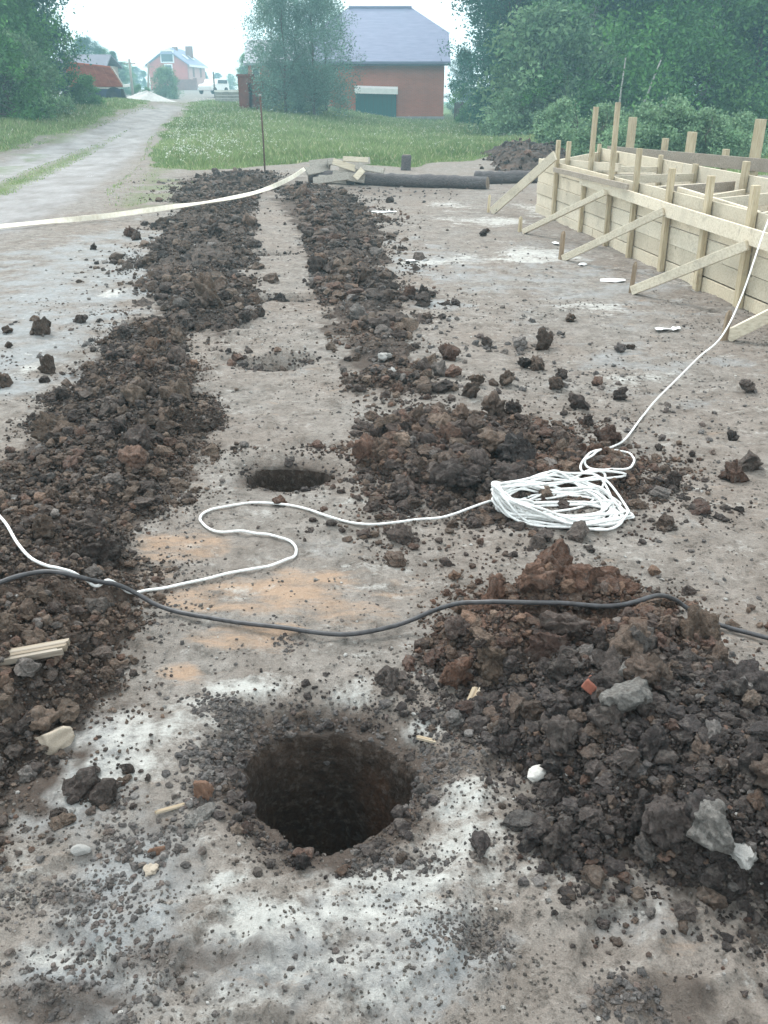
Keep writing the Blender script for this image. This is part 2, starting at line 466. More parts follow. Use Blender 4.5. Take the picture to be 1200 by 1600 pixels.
heap('B', [(-260,760),(-20,730),(60,670),(100,610),(170,540),(210,495),(275,505),(285,545),(300,585),(352,660),(325,712),(285,770),(222,830),(205,900),(212,1000),(200,1095),(135,1185),(100,1290),(-40,1350),(-330,1340),(-420,1000)],
     .055, .4, [(280, 665, .22, .06), (120, 870, .3, .05), (20, 960, .3, .05), (80, 720, .3, .03), (60, 1090, .3, .05), (-150, 1000, .5, .14)], .12)
heap('C', [(285,312),(300,285),(350,272),(425,270),(415,290),(396,320),(396,390),(376,430),(392,500),(355,525),(300,520),(255,500),(215,445),(250,380)],
     .035, .5, [(325, 495, .28, .05), (330, 400, .5, .02)], .15)
heap('D', [(425,312),(470,290),(535,298),(588,355),(600,420),(635,480),(650,560),(640,615),(575,618),(535,580),(512,510),(490,440),(466,365)],
     .035, .5, [(570, 420, .35, .05), (520, 490, .3, .02), (600, 560, .4, .01)], .15)
heap('E', [(580,705),(625,672),(700,650),(770,655),(830,640),(860,690),(890,715),(985,735),(1005,765),(900,775),(820,782),(720,790),(650,790),(600,758)],
     0.03, .28, [(600, 715, .18, .06), (700, 705, .25, .02), (820, 705, .18, .04), (950, 750, .15, .02)], .11)
heap('F', [(740,240),(790,232),(900,240),(900,262),(840,268),(780,268)], .25, .8, [], .3)

def hole_r(i, x, y):
    cx, cy, rx, ry = HOLES[i][:4]; dx, dy = (x - cx) / rx, (y - cy) / ry; ang = np.arctan2(dy, dx)
    return np.hypot(dx, dy) * (1 + .26 * (vnoise(np.cos(ang) * 1.3 + 20, np.sin(ang) * 1.3 + i * 9.0, 2) - .5) + .16 * (fbm(x * 16, y * 16, 3, 21) - .5))
TRENCH = pxpoly([(404,292),(462,312),(482,420),(504,505),(530,600),(545,690),(350,700),(372,600),(400,540),(412,470),(402,380)])
def heap_d(h, x, y):
    sc = h['s']
    d = poly_sd(x, y, h['poly']) + (fbm(x / sc / 1.8, y / sc / 1.8, 4, 5) - .5) * sc * h.get('rag', 3.2) - sc * h.get('inset', .45) - .25 * sm(-.1, .15, poly_sd(x, y, TRENCH))
    for i in range(2): d = d - .6 * sm(1.75, 1.1, hole_r(i, x, y))
    return d
def heap_h(h, x, y):
    d = heap_d(h, x, y); s = h['s']
    e = sm(-.02, h['w'], d)
    z = h['H'] * e
    for px, py, r, hh in h['peaks']:
        z = z + hh * np.exp(-((x - px) ** 2 + (y - py) ** 2) / (r * r)) * sm(-.05, .12, d)
    wx, wy = x + (fbm(x / s, y / s, 2, 3) - .5) * s * .7, y + (fbm(x / s + 40, y / s, 2, 4) - .5) * s * .7
    k = sm(-.02, .5 * s + .03, d)
    f1, c1 = worley(wx / s, wy / s, 11); f2, c2 = worley(wx / s * 2.1 + 7, wy / s * 2.1, 12); f3, _ = worley(x / s * 4.6, y / s * 4.6, 13)
    z = z + k * s * (.34 * (c1 * .8 + .5) * np.clip(1 - f1 * 1.05, 0, 1) ** .8 + .17 * np.clip(1 - f2, 0, 1) * (c2 + .4) + .07 * np.clip(1 - f3, 0, 1) - .12)
    z = z + k * s * (.16 * (fbm(x / s * 9, y / s * 9, 4, 8) - .5) + .26 * (fbm(wx / s * 2.6, wy / s * 2.6, 4, 18) - .5))
    return z, d
def hole_field(x, y):
    z = np.zeros(x.shape); inner = np.zeros(x.shape, int); prox = np.zeros(x.shape)
    for i, (cx, cy, rx, ry, dep, lip, _) in enumerate(HOLES):
        dx, dy = (x - cx) / rx, (y - cy) / ry
        ang = np.arctan2(dy, dx)
        r = hole_r(i, x, y)
        drop = sm(1.05, .93, r) if dep > .3 else sm(1.1, .5, r)
        # funnel: the far edge has slumped
        slump = sm(1.75, 1.0, r) * (.35 + .65 * sm(-.2, .8, dy)) * lip * 1.5
        z = z - np.where(r < 1.8, slump, 0) - dep * drop * (1 + .05 * (fbm(x * 9, y * 9, 2, 2) - .5))
        z = z - .03 * drop * (fbm(x * 40, y * 40, 2, 5) - .5) * (dep > .3)
        inner = np.where(r < 1.03, i + 1, inner)
        prox = np.maximum(prox, sm(1.75, 1.1, r) * (.95 if i == 0 else .6 if i == 1 else .4))
    return z, inner, prox
_fr = random.Random(77)
FEET = [(_fr.uniform(-.45, .55) * (yy + .8), yy, _fr.uniform(0, 6.28), _fr.uniform(.007, .014)) for yy in [1.0 + 9 * _fr.random() ** 1.4 for _ in range(95)]]
def ground_h(x, y):
    z = terr(x, y)
    near = 1 - sm(14, 24, y)
    z = z + near * (.05 * (fbm(x * .7, y * .7, 3, 31) - .5) + .032 * (fbm(x * 3.1, y * 3.1, 4, 32) - .5) + .017 * (fbm(x * 13, y * 13, 4, 33) - .5))
    f, c = worley(x * 13, y * 13, 44)
    z = z + near * .012 * np.clip(1 - 1.9 * f, 0, 1) * (c > .62) * (1 + 0 * x)
    for fx, fy, fa, fd in FEET:
        m = (np.abs(x - fx) < .3) & (np.abs(y - fy) < .3)
        if not m.any(): continue
        dx, dy = x[m] - fx, y[m] - fy; ca, sa = math.cos(fa), math.sin(fa)
        p, q = dx * ca + dy * sa, -dx * sa + dy * ca
        rr_ = np.hypot(p / .15, q / (.052 + .012 * np.sin(p * 18)))
        zz = -fd * sm(1.1, .75, rr_) + .5 * fd * np.exp(-((rr_ - 1.25) / .22) ** 2) + fd * .25 * sm(1.0, .7, rr_) * np.sin(p * 190)
        z = np.array(z); z[m] += zz
    # ruts across the trench strip (tyre treads)
    z = z + near * .02 * np.sin(y * 26 + 3 * fbm(x * 3, y * 3, 2, 3) * 3) * sm(.18, .0, np.abs(x + 1.25 - .02 * y)) * sm(3.5, 4.5, y) * sm(9, 7, y)
    return z
def surf(x, y, heaps='ABCDEF'):
    x = np.asarray(x, float); y = np.asarray(y, float)
    g = ground_h(x, y) + hole_field(x, y)[0]
    for k in heaps:
        z, d = heap_h(HEAPS[k], x, y)
        g = np.where(d > -.01, np.maximum(g, terr(x, y) + z), g)
    return g
def surf1(x, y, heaps='ABCDEF'): return float(surf(np.array([x]), np.array([y]), heaps)[0])

ROAD = hitpoly([(0,238),(70,216),(130,198),(180,180),(205,168),(235,163)]) + [tuple(D(285, 160, 75)[:2])] + hitpoly([(290,166),(262,190),(240,215),(225,250),(180,300),(110,350),(20,385)]) + [(-14.5, 9.5), (-14, 16)]
LRUT = [tuple(hit(u, v)[:2]) for u, v in [(-80,300),(0,268),(80,240),(150,215),(200,192),(240,172)]]
RRUT = [tuple(hit(u, v)[:2]) for u, v in [(-60,360),(40,315),(120,272),(190,225),(235,192),(275,168)]]
MEADOW = hitpoly([(296,168),(262,195),(242,225),(238,262),(300,266),(370,264),(430,258),(480,252),(560,256),(640,260),(760,246),(800,240)]) + [(7.5, 21.5), (14, 19), (80, 19), (80, 110), (0, 110)] + [tuple(D(300, 160, 80)[:2])]
VERGE = hitpoly([(-60,262),(0,236),(70,214),(130,196),(180,178),(203,167),(228,162)]) + [tuple(D(240, 158, 75)[:2]), (-60, 110), (-90, 60), (-90, 17), (-18, 17)]
def polyline_d(x, y, pl):
    d = np.full(x.shape, 1e9)
    for (ax, ay), (bx, by) in zip(pl, pl[1:]):
        ex, ey = bx - ax, by - ay
        t = np.clip(((x - ax) * ex + (y - ay) * ey) / (ex * ex + ey * ey), 0, 1)
        d = np.minimum(d, np.hypot(x - ax - t * ex, y - ay - t * ey))
    return d
def blob(x, y, u, v, ru, rv, wob=.5):
    """soft patch on the ground: centre and radii given by the ground points it spans"""
    c = P(u, v); rx = abs(P(u + ru, v)[0] - c[0]); ry = abs(P(u, v - rv)[1] - P(u, v + rv)[1]) / 2
    r = np.hypot((x - c[0]) / rx, (y - c[1]) / ry) + (fbm(x * 3.3, y * 4.3, 5, 61) - .5) * wob * 3.2
    return sm(1.2, .25, r)
WHITE = [(600,1420,330,70,.6),(330,1180,60,60,.6),(200,1180,110,70,.55),(800,1370,140,70,.55),(480,1560,260,40,.35),(215,1140,75,45,.95),(150,1215,70,45,.8),(390,1072,90,22,.8),(540,1080,80,30,1),(655,1135,55,25,.95),(285,1105,60,30,.7),(700,1245,90,40,.8),(430,1425,170,70,.9),(620,1370,160,45,.9),
         (740,1320,110,55,.75),(780,1400,120,50,.6),(520,1480,200,60,.55),(350,1380,80,40,.75),(1000,1420,110,30,.45),(770,345,80,9,.85),(860,330,60,12,.8),(700,320,40,8,.6),(600,332,26,5,1),(830,400,110,14,.9),(730,410,80,8,.5),(930,480,70,14,.7),(1010,590,80,14,.6),(650,410,40,5,.8),(1100,440,60,12,.4),
         (170,460,18,7,.9),(55,570,22,16,.8),(100,700,40,20,.4),(1100,780,20,60,.35),(590,900,60,25,.3),(1090,990,60,22,.5),(880,1560,120,30,.3),(120,1430,70,22,.5),(100,1480,120,18,.45),(330,1300,50,40,.4),(1150,1090,60,30,.6)]
RUST = [(330,860,95,30,.75),(430,925,130,32,.95),(300,940,70,25,.7),(540,960,90,24,.45),(400,1000,90,22,.6),(280,1045,40,22,.85),(640,925,60,22,.5),(250,880,50,40,.5),(680,1160,40,12,.3)]
DARK = [(600,296,240,16,.42),(400,290,130,22,.5),(330,275,60,8,.5),(850,380,90,40,.25),(450,330,80,30,.2),(500,1150,170,45,.95),(340,1200,60,80,.8),(640,1230,60,70,.8),(520,1340,190,30,.75),(720,1190,90,30,.6),(110,1400,90,30,.45),(250,1290,60,35,.5),(300,1490,170,35,.6),(80,1560,140,40,.7),(750,1460,80,50,.6),(1000,1560,180,50,.65),(450,752,62,20,.45),(430,568,60,14,.5),(440,470,50,8,.5),(380,1000,10,10,.0),(330,280,90,10,.7),(640,470,30,12,.5),(640,310,200,14,.25),(150,1330,60,20,.35),(420,1000,50,20,.2),(700,690,160,60,.6),(1150,860,60,40,.15),(120,560,120,40,.25)]
GREYZ = [(60,480,260,180,.8),(150,400,170,70,.75),(700,420,130,60,.6),(900,430,160,70,.5),(1000,560,200,60,.4),(560,1440,400,150,.8),(200,1400,200,200,.75),(900,1450,300,60,.6),(120,1180,160,120,.7),(700,480,60,14,.9)]
def masks(x, y):
    n = x.shape
    near = y < 24
    def acc(lst):
        m = np.zeros(n)
        xi, yi = x[near], y[near]
        mm = np.zeros(xi.shape)
        for u, v, ru, rv, k in lst: mm = np.maximum(mm, k * blob(xi, yi, u, v, ru, rv))
        m[near] = mm
        return m
    wht, rst, drk, gry = acc(WHITE), acc(RUST), acc(DARK), acc(GREYZ)
    for k in 'ABCDEF':
        d = poly_sd(x[near], y[near], HEAPS[k]['poly'])
        hs = HEAPS[k]['s']; d = d + (fbm(x[near] / hs * 1.6, y[near] / hs * 1.6, 4, 66) - .5) * hs * 3 - hs * .6
        mm = np.zeros(n); mm[near] = sm(-1.1 * hs, .2 * hs, d) * .8
        drk = np.maximum(drk, mm)
    drk = np.maximum(drk, hole_field(x, y)[2])
    wob = (fbm(x * .8, y * .8, 4, 71) - .5)
    grs = np.maximum(sm(-.25, .35, poly_sd(x, y, MEADOW) + wob * .8), sm(-.25, .35, poly_sd(x, y, VERGE) + wob * .8))
    grs = np.maximum(grs, sm(80, 100, y) * sm(-14, -12, x - 0) )
    rd = sm(-.6, .6, poly_sd(x, y, ROAD) + wob)
    dl, dr = polyline_d(x, y, LRUT), polyline_d(x, y, RRUT)
    strip = rd * sm(.25, .7, np.minimum(dl, dr)) * sm(.3, .0, np.abs(.5 - dl / (dl + dr + 1e-6))) * (.35 + .5 * fbm(x * 1.3, y * 1.3, 3, 5)) * sm(13, 16, y)
    soil = 1 - grs
    grs = np.maximum(grs, strip)
    side = sm(.9, .1, np.abs(polyline_d(x, y, RRUT) - 2.0)) * sm(12, 16, y) * .45 * soil
    grs = np.maximum(grs, side * (fbm(x * 1.1, y * 1.1, 3, 9) > .5))
    rd2 = np.maximum(sm(1.0, .25, dl), sm(1.3, .3, dr)) * (y > 9) * sm(-.6, .6, poly_sd(x, y, ROAD) + wob)
    rd2 = np.maximum(rd2, rd * .35) * soil
    return grs, wht, rst, drk, gry, rd2
def fan_mesh(y0, y1, cell, smin, smax, off=.7):
    ny = int(math.log((y1 + off) / (y0 + off)) / cell) + 2
    nx = int((smax - smin) / cell) + 2
    yy = (y0 + off) * np.exp(np.linspace(0, math.log((y1 + off) / (y0 + off)), ny)) - off
    ss = np.linspace(smin, smax, nx)
    Yg = np.repeat(yy[:, None], nx, 1); Xg = ss[None, :] * (Yg + off)
    idx = np.arange(ny * nx).reshape(ny, nx)
    F = np.stack([idx[:-1, :-1], idx[:-1, 1:], idx[1:, 1:], idx[1:, :-1]], -1).reshape(-1, 4)
    return Xg.ravel(), Yg.ravel(), F
def sub_mesh(V, F, keep, cols):
    f = F[keep]; ids, inv = np.unique(f, return_inverse=True)
    return V[ids], inv.reshape(f.shape), {k: c[ids] for k, c in cols.items()}

def hole_wall(i):
    """bored wall of an auger hole: rings of ragged soil going down to a loose bottom"""
    cx, cy, rx, ry, dep = HOLES[i][:5]; na, nz = 220, 110
    a = np.linspace(0, 2 * math.pi, na, endpoint=False); ca, sa = np.cos(a), np.sin(a)
    lo, hi = np.full(na, .5), np.full(na, 1.7)
    for _ in range(30):
        m = (lo + hi) / 2; k = hole_r(i, cx + ca * rx * m, cy + sa * ry * m) < 1.06
        lo = np.where(k, m, lo); hi = np.where(k, hi, m)
    X, Y = cx + ca * rx * lo, cy + sa * ry * lo
    Z0 = ground_h(X, Y) + hole_field(X, Y)[0] - .004
    V, C = [np.stack([X, Y, Z0], 1)], []
    for j in range(1, nz):
        t = j / (nz - 1); z = Z0 * (1 - t) - dep * t - .02 * (1 - t)
        q = .94 - .06 * t + .055 * (fbm(a * 0 + z * 9 + 3, ca * 2 + 5, 3, 3) - .5) + .10 * (fbm(ca * 3 + 9 + z * 2.5, sa * 3 + z * 9, 4, 6) - .5) + .006 * np.sin(z * 80 + 3 * ca)
        V.append(np.stack([cx + ca * rx * lo * q, cy + sa * ry * lo * q, z], 1))
    V.append(np.array([[cx, cy, -dep - .01]])); V = np.concatenate(V)
    idx = np.arange(nz * na).reshape(nz, na); nxt = np.roll(idx, -1, 1)
    F = np.stack([idx[:-1], idx[1:], nxt[1:], nxt[:-1]], -1).reshape(-1, 4)
    cap = np.stack([idx[-1], np.full(na, nz * na), nxt[-1], nxt[-1]], -1)
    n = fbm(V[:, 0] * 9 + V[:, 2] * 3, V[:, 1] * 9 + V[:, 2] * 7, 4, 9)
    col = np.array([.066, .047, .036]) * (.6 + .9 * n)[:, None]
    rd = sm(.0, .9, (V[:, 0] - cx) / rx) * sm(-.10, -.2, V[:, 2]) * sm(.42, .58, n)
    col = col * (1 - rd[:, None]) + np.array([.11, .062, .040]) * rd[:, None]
    if i == 0:      # streak of white lime at the right rim
        pl = sm(.075, .02, np.hypot((V[:, 0] - cx - rx * .93) * .8, (V[:, 1] - cy + ry * .1) * .9)) * sm(.42, .56, fbm(V[:, 0] * 40, V[:, 1] * 30 + V[:, 2] * 14, 3, 2)) * sm(-.32, -.12, V[:, 2])
        col = col * (1 - pl[:, None]) + np.array([.42, .43, .42]) * pl[:, None]
    C = np.concatenate([col, np.ones((len(V), 1))], 1)
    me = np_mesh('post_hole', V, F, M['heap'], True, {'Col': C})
    b = MB(); o = link('post_hole', me)
    return o
def build_ground():
    x, y, F = fan_mesh(.25, 21, .0046, -1.2, 1.2)
    hz, inner, _ = hole_field(x, y)
    z = ground_h(x, y) + hz
    g, w, r, dk, gy, rd = masks(x, y)
    one = np.ones_like(x)
    cols = {'mask_a': np.stack([g, w, r, one], 1), 'mask_b': np.stack([dk, gy, rd, one], 1)}
    V = np.stack([x, y, z], 1)
    fi = inner[F].min(1)
    fx, fy = x[F].mean(1), y[F].mean(1)
    fg = (g[F].mean(1) > .5) & (fy > 15); fr = (poly_sd(fx, fy, ROAD) > 0) & ~fg & (fy > 10)
    for i, h in enumerate(HOLES):
        if h[4] > .3: o = hole_wall(i)
        else:
            v, f, c = sub_mesh(V, F, fi == i + 1, cols)
            o = link('post_hole', np_mesh('post_hole', v, f, M['ground'], True, c))
        tag(o, h[6], None, None, 'structure')
    parts = [('ground', (fi == 0) & ~fg & ~fr), ('road', (fi == 0) & fr), ('meadow', (fi == 0) & fg)]
    store = {n: [sub_mesh(V, F, k, cols)] for n, k in parts}
    # beyond: coarser fans out to the horizon, edges shared by position
    for (a, b, cl, sm_) in ((21, 80, .012, 1.2), (80, 340, .05, 1.3)):
        x, y, F = fan_mesh(a, b, cl, -sm_, sm_)
        z = terr(x, y) + .06 * (fbm(x * .5, y * .5, 3, 31) - .5) * sm(a, a + 3, y)
        if a == 21: z = np.where(y < 21.05, ground_h(x, y), z)
        else: z = z - .02
        g, w, r, dk, gy, rd = masks(x, y); one = np.ones_like(x)
        cols = {'mask_a': np.stack([g, w, r, one], 1), 'mask_b': np.stack([dk, gy, rd, one], 1)}
        V = np.stack([x, y, z], 1); fx, fy = x[F].mean(1), y[F].mean(1)
        fg = g[F].mean(1) > .5; fr = (poly_sd(fx, fy, ROAD) > 0) & ~fg
        for n, k in (('ground', ~fg & ~fr), ('road', fr), ('meadow', fg)): store[n].append(sub_mesh(V, F, k, cols))
    # wide apron under and behind everything, well below the detailed sheet
    for n, lab in (('ground', 'bare trampled building plot soil with pale and rusty patches'), ('road', 'pale grey dirt track with two ruts and a grassy middle'), ('meadow', 'grassy meadow ground under the tall grass')):
        Vs, Fs, cs, b = [], [], {'mask_a': [], 'mask_b': []}, 0
        for v, f, c in store[n]:
            Vs.append(v); Fs.append(f + b); b += len(v)
            for k in cs: cs[k].append(c[k])
        o = link(n, np_mesh(n, np.concatenate(Vs), np.concatenate(Fs), M['ground'], True, {k: np.concatenate(c) for k, c in cs.items()}))
        tag(o, lab, None, None, 'structure')
    mb = MB()
    mb.add([(-420, -60, -1.0), (420, -60, -1.0), (420, .24, -.35), (-420, .24, -.35)], [(0, 1, 2, 3)])
    mb.add([(-420, 20, -.3), (-25, 20, -.3), (-80, 80, -.3), (-420, 340, -.3)], [(0, 1, 2, 3)])
    o = mb.build('soil', M['concrete']); o.data.materials[0] = M['ground']
    tag(o, 'surrounding soil beyond the plot', None, None, 'structure')

def srgb(r, g, b):
    f = lambda c: (c / 255 / 12.92) if c <= 10 else ((c / 255 + .055) / 1.055) ** 2.4
    return np.array([f(r), f(g), f(b)])
PAL = {'dark': np.array([[.036, .031, .031], [.052, .045, .043], [.030, .028, .030], [.080, .068, .062]]),
       'brown': np.array([[.105, .074, .055], [.135, .098, .073], [.085, .062, .048], [.165, .125, .095]]),
       'rust': np.array([[.115, .062, .044], [.145, .082, .058], [.10, .055, .042], [.175, .11, .075]]),
       'grey': np.array([[.13, .125, .12], [.19, .18, .172], [.10, .098, .1], [.25, .24, .23]])}
def zone_mix(key, x, y):
    """share of dark / brown / rust / grey soil at a place in a heap"""
    n = fbm(x * 2.2, y * 2.2, 3, 91)
    base = {'A': (.76, .12, .05, .07), 'B': (.40, .44, .10, .06), 'C': (.42, .38, .08, .12), 'D': (.42, .36, .12, .10), 'E': (.46, .32, .20, .02), 'F': (.6, .3, .1, 0)}[key]  # C and D mixed greyer: far haze is put into their soil colour
    w = np.tile(np.array(base), (len(x), 1))
    if key == 'A':
        t = sm(2.1, 2.5, y)[:, None]
        w = w * (1 - t) + np.array([.26, .34, .38, .02]) * t
    w[:, 2] *= np.clip(n * 3 - .6, .1, 3); w[:, 0] *= np.clip(2.2 - n * 2.4, .2, 3)
    return w / w.sum(1, keepdims=True)
def pick_cols(w, rng):
    u = rng.random(len(w)); c = np.cumsum(w, 1); k = (u[:, None] > c).sum(1).clip(0, 3)
    names = ['dark', 'brown', 'rust', 'grey']
    out = np.zeros((len(w), 3))
    for i, nme in enumerate(names):
        m = k == i
        out[m] = PAL[nme][rng.integers(0, 4, m.sum())]
    mean = w @ np.stack([PAL[n].mean(0) for n in names])
    return (out * .52 + mean * .48) * rng.uniform(.85, 1.9, (len(w), 1)), k

HEAP_LABEL = {'A': 'large rusty and black soil heap at the right front under the black cable',
              'B': 'long brown soil heap along the left edge, crossed by the white cord',
              'C': 'dark soil ridge along the left of the far trench strip beside the track',
              'D': 'dark soil ridge along the right of the far trench strip',
              'E': 'low crumbly soil heap just behind the coiled white cord',
              'F': 'dark soil bank behind the logs at the far end of the timber formwork'}
def build_heaps():
    for key, h in HEAPS.items():
        p = np.array(h['poly']); off = .7
        y0, y1 = max(.3, p[:, 1].min() - .3), p[:, 1].max() + .3
        s = p[:, 0] / (p[:, 1] + off)
        s0, s1 = s.min() - .06, s.max() + .06
        x, y, F = fan_mesh(y0, y1, h['cell'], max(s0, -1.0), min(s1, 1.0))
        z, d = heap_h(h, x, y)
        z = terr(x, y) + z - .012
        keep = (d[F].min(1) > -.03)
        w = zone_mix(key, x, y)
        mean = np.stack([PAL[k].mean(0) for k in ('dark', 'brown', 'rust', 'grey')])
        f1, c1 = worley(x / h['s'], y / h['s'], 11)
        col = (w @ mean) * (.9 + .8 * c1[:, None])
        cols = {'Col': np.concatenate([col, np.ones((len(x), 1))], 1)}
        V, F2, c = sub_mesh(np.stack([x, y, z], 1), F, keep, cols)
        o = link('soil_heap', np_mesh('soil_heap', V, F2, M['heap'], False, c))
        tag(o, HEAP_LABEL[key], 'soil heap')

# ------------------------------------------------------------------ clods and crumbs
def ico(sub):
    import bmesh
    bm = bmesh.new(); bmesh.ops.create_icosphere(bm, subdivisions=sub, radius=1)
    V = np.array([v.co[:] for v in bm.verts]); F = np.array([[v.index for v in f.verts] for f in bm.faces]); bm.free()
    return V, F
def lump(V, seed, rough, angular):
    rough = rough * (1.25 if len(V) < 1000 else .95)
    rng = np.random.default_rng(seed)
    out = V.copy()
    # chip the ball with random planes (angular), then add lumps
    for _ in range(angular):
        n = rng.normal(size=3); n /= np.linalg.norm(n); k = rng.uniform(.5, .88)
        dd = out @ n; m = dd > k
        out[m] -= np.outer(dd[m] - k, n)
    nz = np.zeros(len(V))
    for fr, am in ((1.5, .5), (3.3, .38), (6.5, .26), (13, .13)):
        o1 = rng.uniform(0, 100, 3)
        nz += am * ((vnoise(V[:, 0] * fr + o1[0] + V[:, 2] * fr * .7, V[:, 1] * fr + o1[1] - V[:, 2] * fr * .6, seed) - .5) + (vnoise(V[:, 2] * fr + o1[2], V[:, 0] * fr * .8 - V[:, 1] * fr * .7 + o1[0], seed + 5) - .5))
    out *= (1 + rough * nz)[:, None]
    out *= rng.uniform(.75, 1.2, 3)
    return out
def rand_rot(n, rng):
    q = rng.normal(size=(n, 4)); q /= np.linalg.norm(q, axis=1, keepdims=True)
    w, x, y, z = q.T
    return np.stack([np.stack([1-2*(y*y+z*z), 2*(x*y-z*w), 2*(x*z+y*w)], 1), np.stack([2*(x*y+z*w), 1-2*(x*x+z*z), 2*(y*z-x*w)], 1), np.stack([2*(x*z-y*w), 2*(y*z+x*w), 1-2*(x*x+y*y)], 1)], 1)
def scatter_mesh(name, pos, size, col, sub, rng, nvar=8, rough=.7, flat=(.6, 1.0)):
    V0, F0 = ico(sub)
    var = [lump(V0, 100 * sub + k, rough, 5) for k in range(nvar)]
    n = len(pos); k = rng.integers(0, nvar, n)
    R = rand_rot(n, rng)
    allv = np.stack(var)[k]
    v = np.einsum('nij,nvj->nvi', R, allv) * size[:, None, None]
    v[:, :, 2] *= rng.uniform(*flat, (n, 1))
    v += pos[:, None, :]
    F = (F0[None] + (np.arange(n) * len(V0))[:, None, None]).reshape(-1, 3)
    c = np.repeat(np.concatenate([col, np.ones((n, 1))], 1), len(V0), 0)
    return np_mesh(name, v.reshape(-1, 3), F, M['crumb'], False, {'Col': c})

def sample_heap(key, n, rng, grow=.0, edge=.25):
    h = HEAPS[key]; p = np.array(h['poly']); lo, hi = p.min(0) - grow, p.max(0) + grow
    out = []
    tot = 0
    while tot < n:
        x = rng.uniform(lo[0], hi[0], n * 3); y = rng.uniform(lo[1], hi[1], n * 3)
        d = heap_d(h, x, y)
        pr = np.where(d > 0, 1, np.exp(d / max(edge * .4, 1e-3)) * .7) * (d > -grow)
        if key in 'CDE': pr = pr * (.12 + .88 * sm(.40, .54, fbm(x * 1.5, y * 1.5, 4, 57)))
        pr = pr * np.where(poly_sd(x, y, TRENCH) > 0, .10, 1)
        # keep what the camera side of the plot can show
        pr = pr * (np.abs(x) < .60 * (y + 1.1))
        m = rng.random(len(x)) < pr
        out.append(np.stack([x[m], y[m]], 1)); tot += m.sum()
    return np.concatenate(out)[:n]
def sample_patch(cx, cy, rx, ry, n, rng, spread=.5):
    a = rng.normal(size=(n, 2)) * spread
    return np.stack([cx + a[:, 0] * rx, cy + a[:, 1] * ry], 1)
def patch_px(u, v, ru, rv, n, rng, spread=.5):
    c = P(u, v); rx = abs(P(u + ru, v)[0] - c[0]); ry = abs(P(u, v - rv)[1] - P(u, v + rv)[1]) / 2
    return sample_patch(c[0], c[1], rx, ry, n, rng, spread)

CABLE_PX = [(-560,960),(-400,925),(-250,902),(-120,905),(-40,925),(0,918),(60,904),(120,920),(200,948),(300,968),(420,988),(540,998),(650,986),(760,962),(880,957),(980,952),(1060,964),(1130,986),(1200,1006),(1300,1032)]
CORD_PX = [(-330,600),(-220,640),(-130,690),(-60,740),(0,824),(50,882),(130,922),(180,933),(240,929),(330,908),(420,890),(455,877),(463,862),(452,848),(428,841),(395,837),(355,836),(325,829),(313,816),(320,804),(345,796),(410,789),(470,796),(560,822),(660,818),(765,800)]
def line_world(px, heaps):
    fn = lambda X, Y: surf(X, Y, heaps)
    return [hit(u, v, fn) for u, v in px]
_lines = {}
def cable_pts():
    if 'c' not in _lines:
        pts = catmull(line_world(CABLE_PX, 'AB'), 14)
        a = np.array(pts)
        top = surf(a[:, 0], a[:, 1])
        k = np.ones(9) / 9
        tp = np.pad(top, 5, mode='edge'); top = np.max([tp[i:i + len(top)] for i in range(11)], 0)
        z = np.maximum(np.convolve(np.pad(np.maximum(a[:, 2], top), 4, mode='edge'), k, 'valid'), top) 
        z = np.convolve(np.pad(z, 4, mode='edge'), k, 'valid') + .014
        a[:, 2] = z
        _lines['c'] = a
    return _lines['c']
def cord_pts():
    if 'w' not in _lines:
        pts = catmull(line_world(CORD_PX, 'B'), 14)
        a = np.array(pts)
        top = surf(a[:, 0], a[:, 1]); k = np.ones(7) / 7
        tp = np.pad(top, 3, mode='edge'); top = np.max([tp[i:i + len(top)] for i in range(7)], 0)
        a[:, 2] = np.maximum(np.convolve(np.pad(np.maximum(a[:, 2], top), 3, mode='edge'), k, 'valid'), top - .004) + .008
        _lines['w'] = a
    return _lines['w']
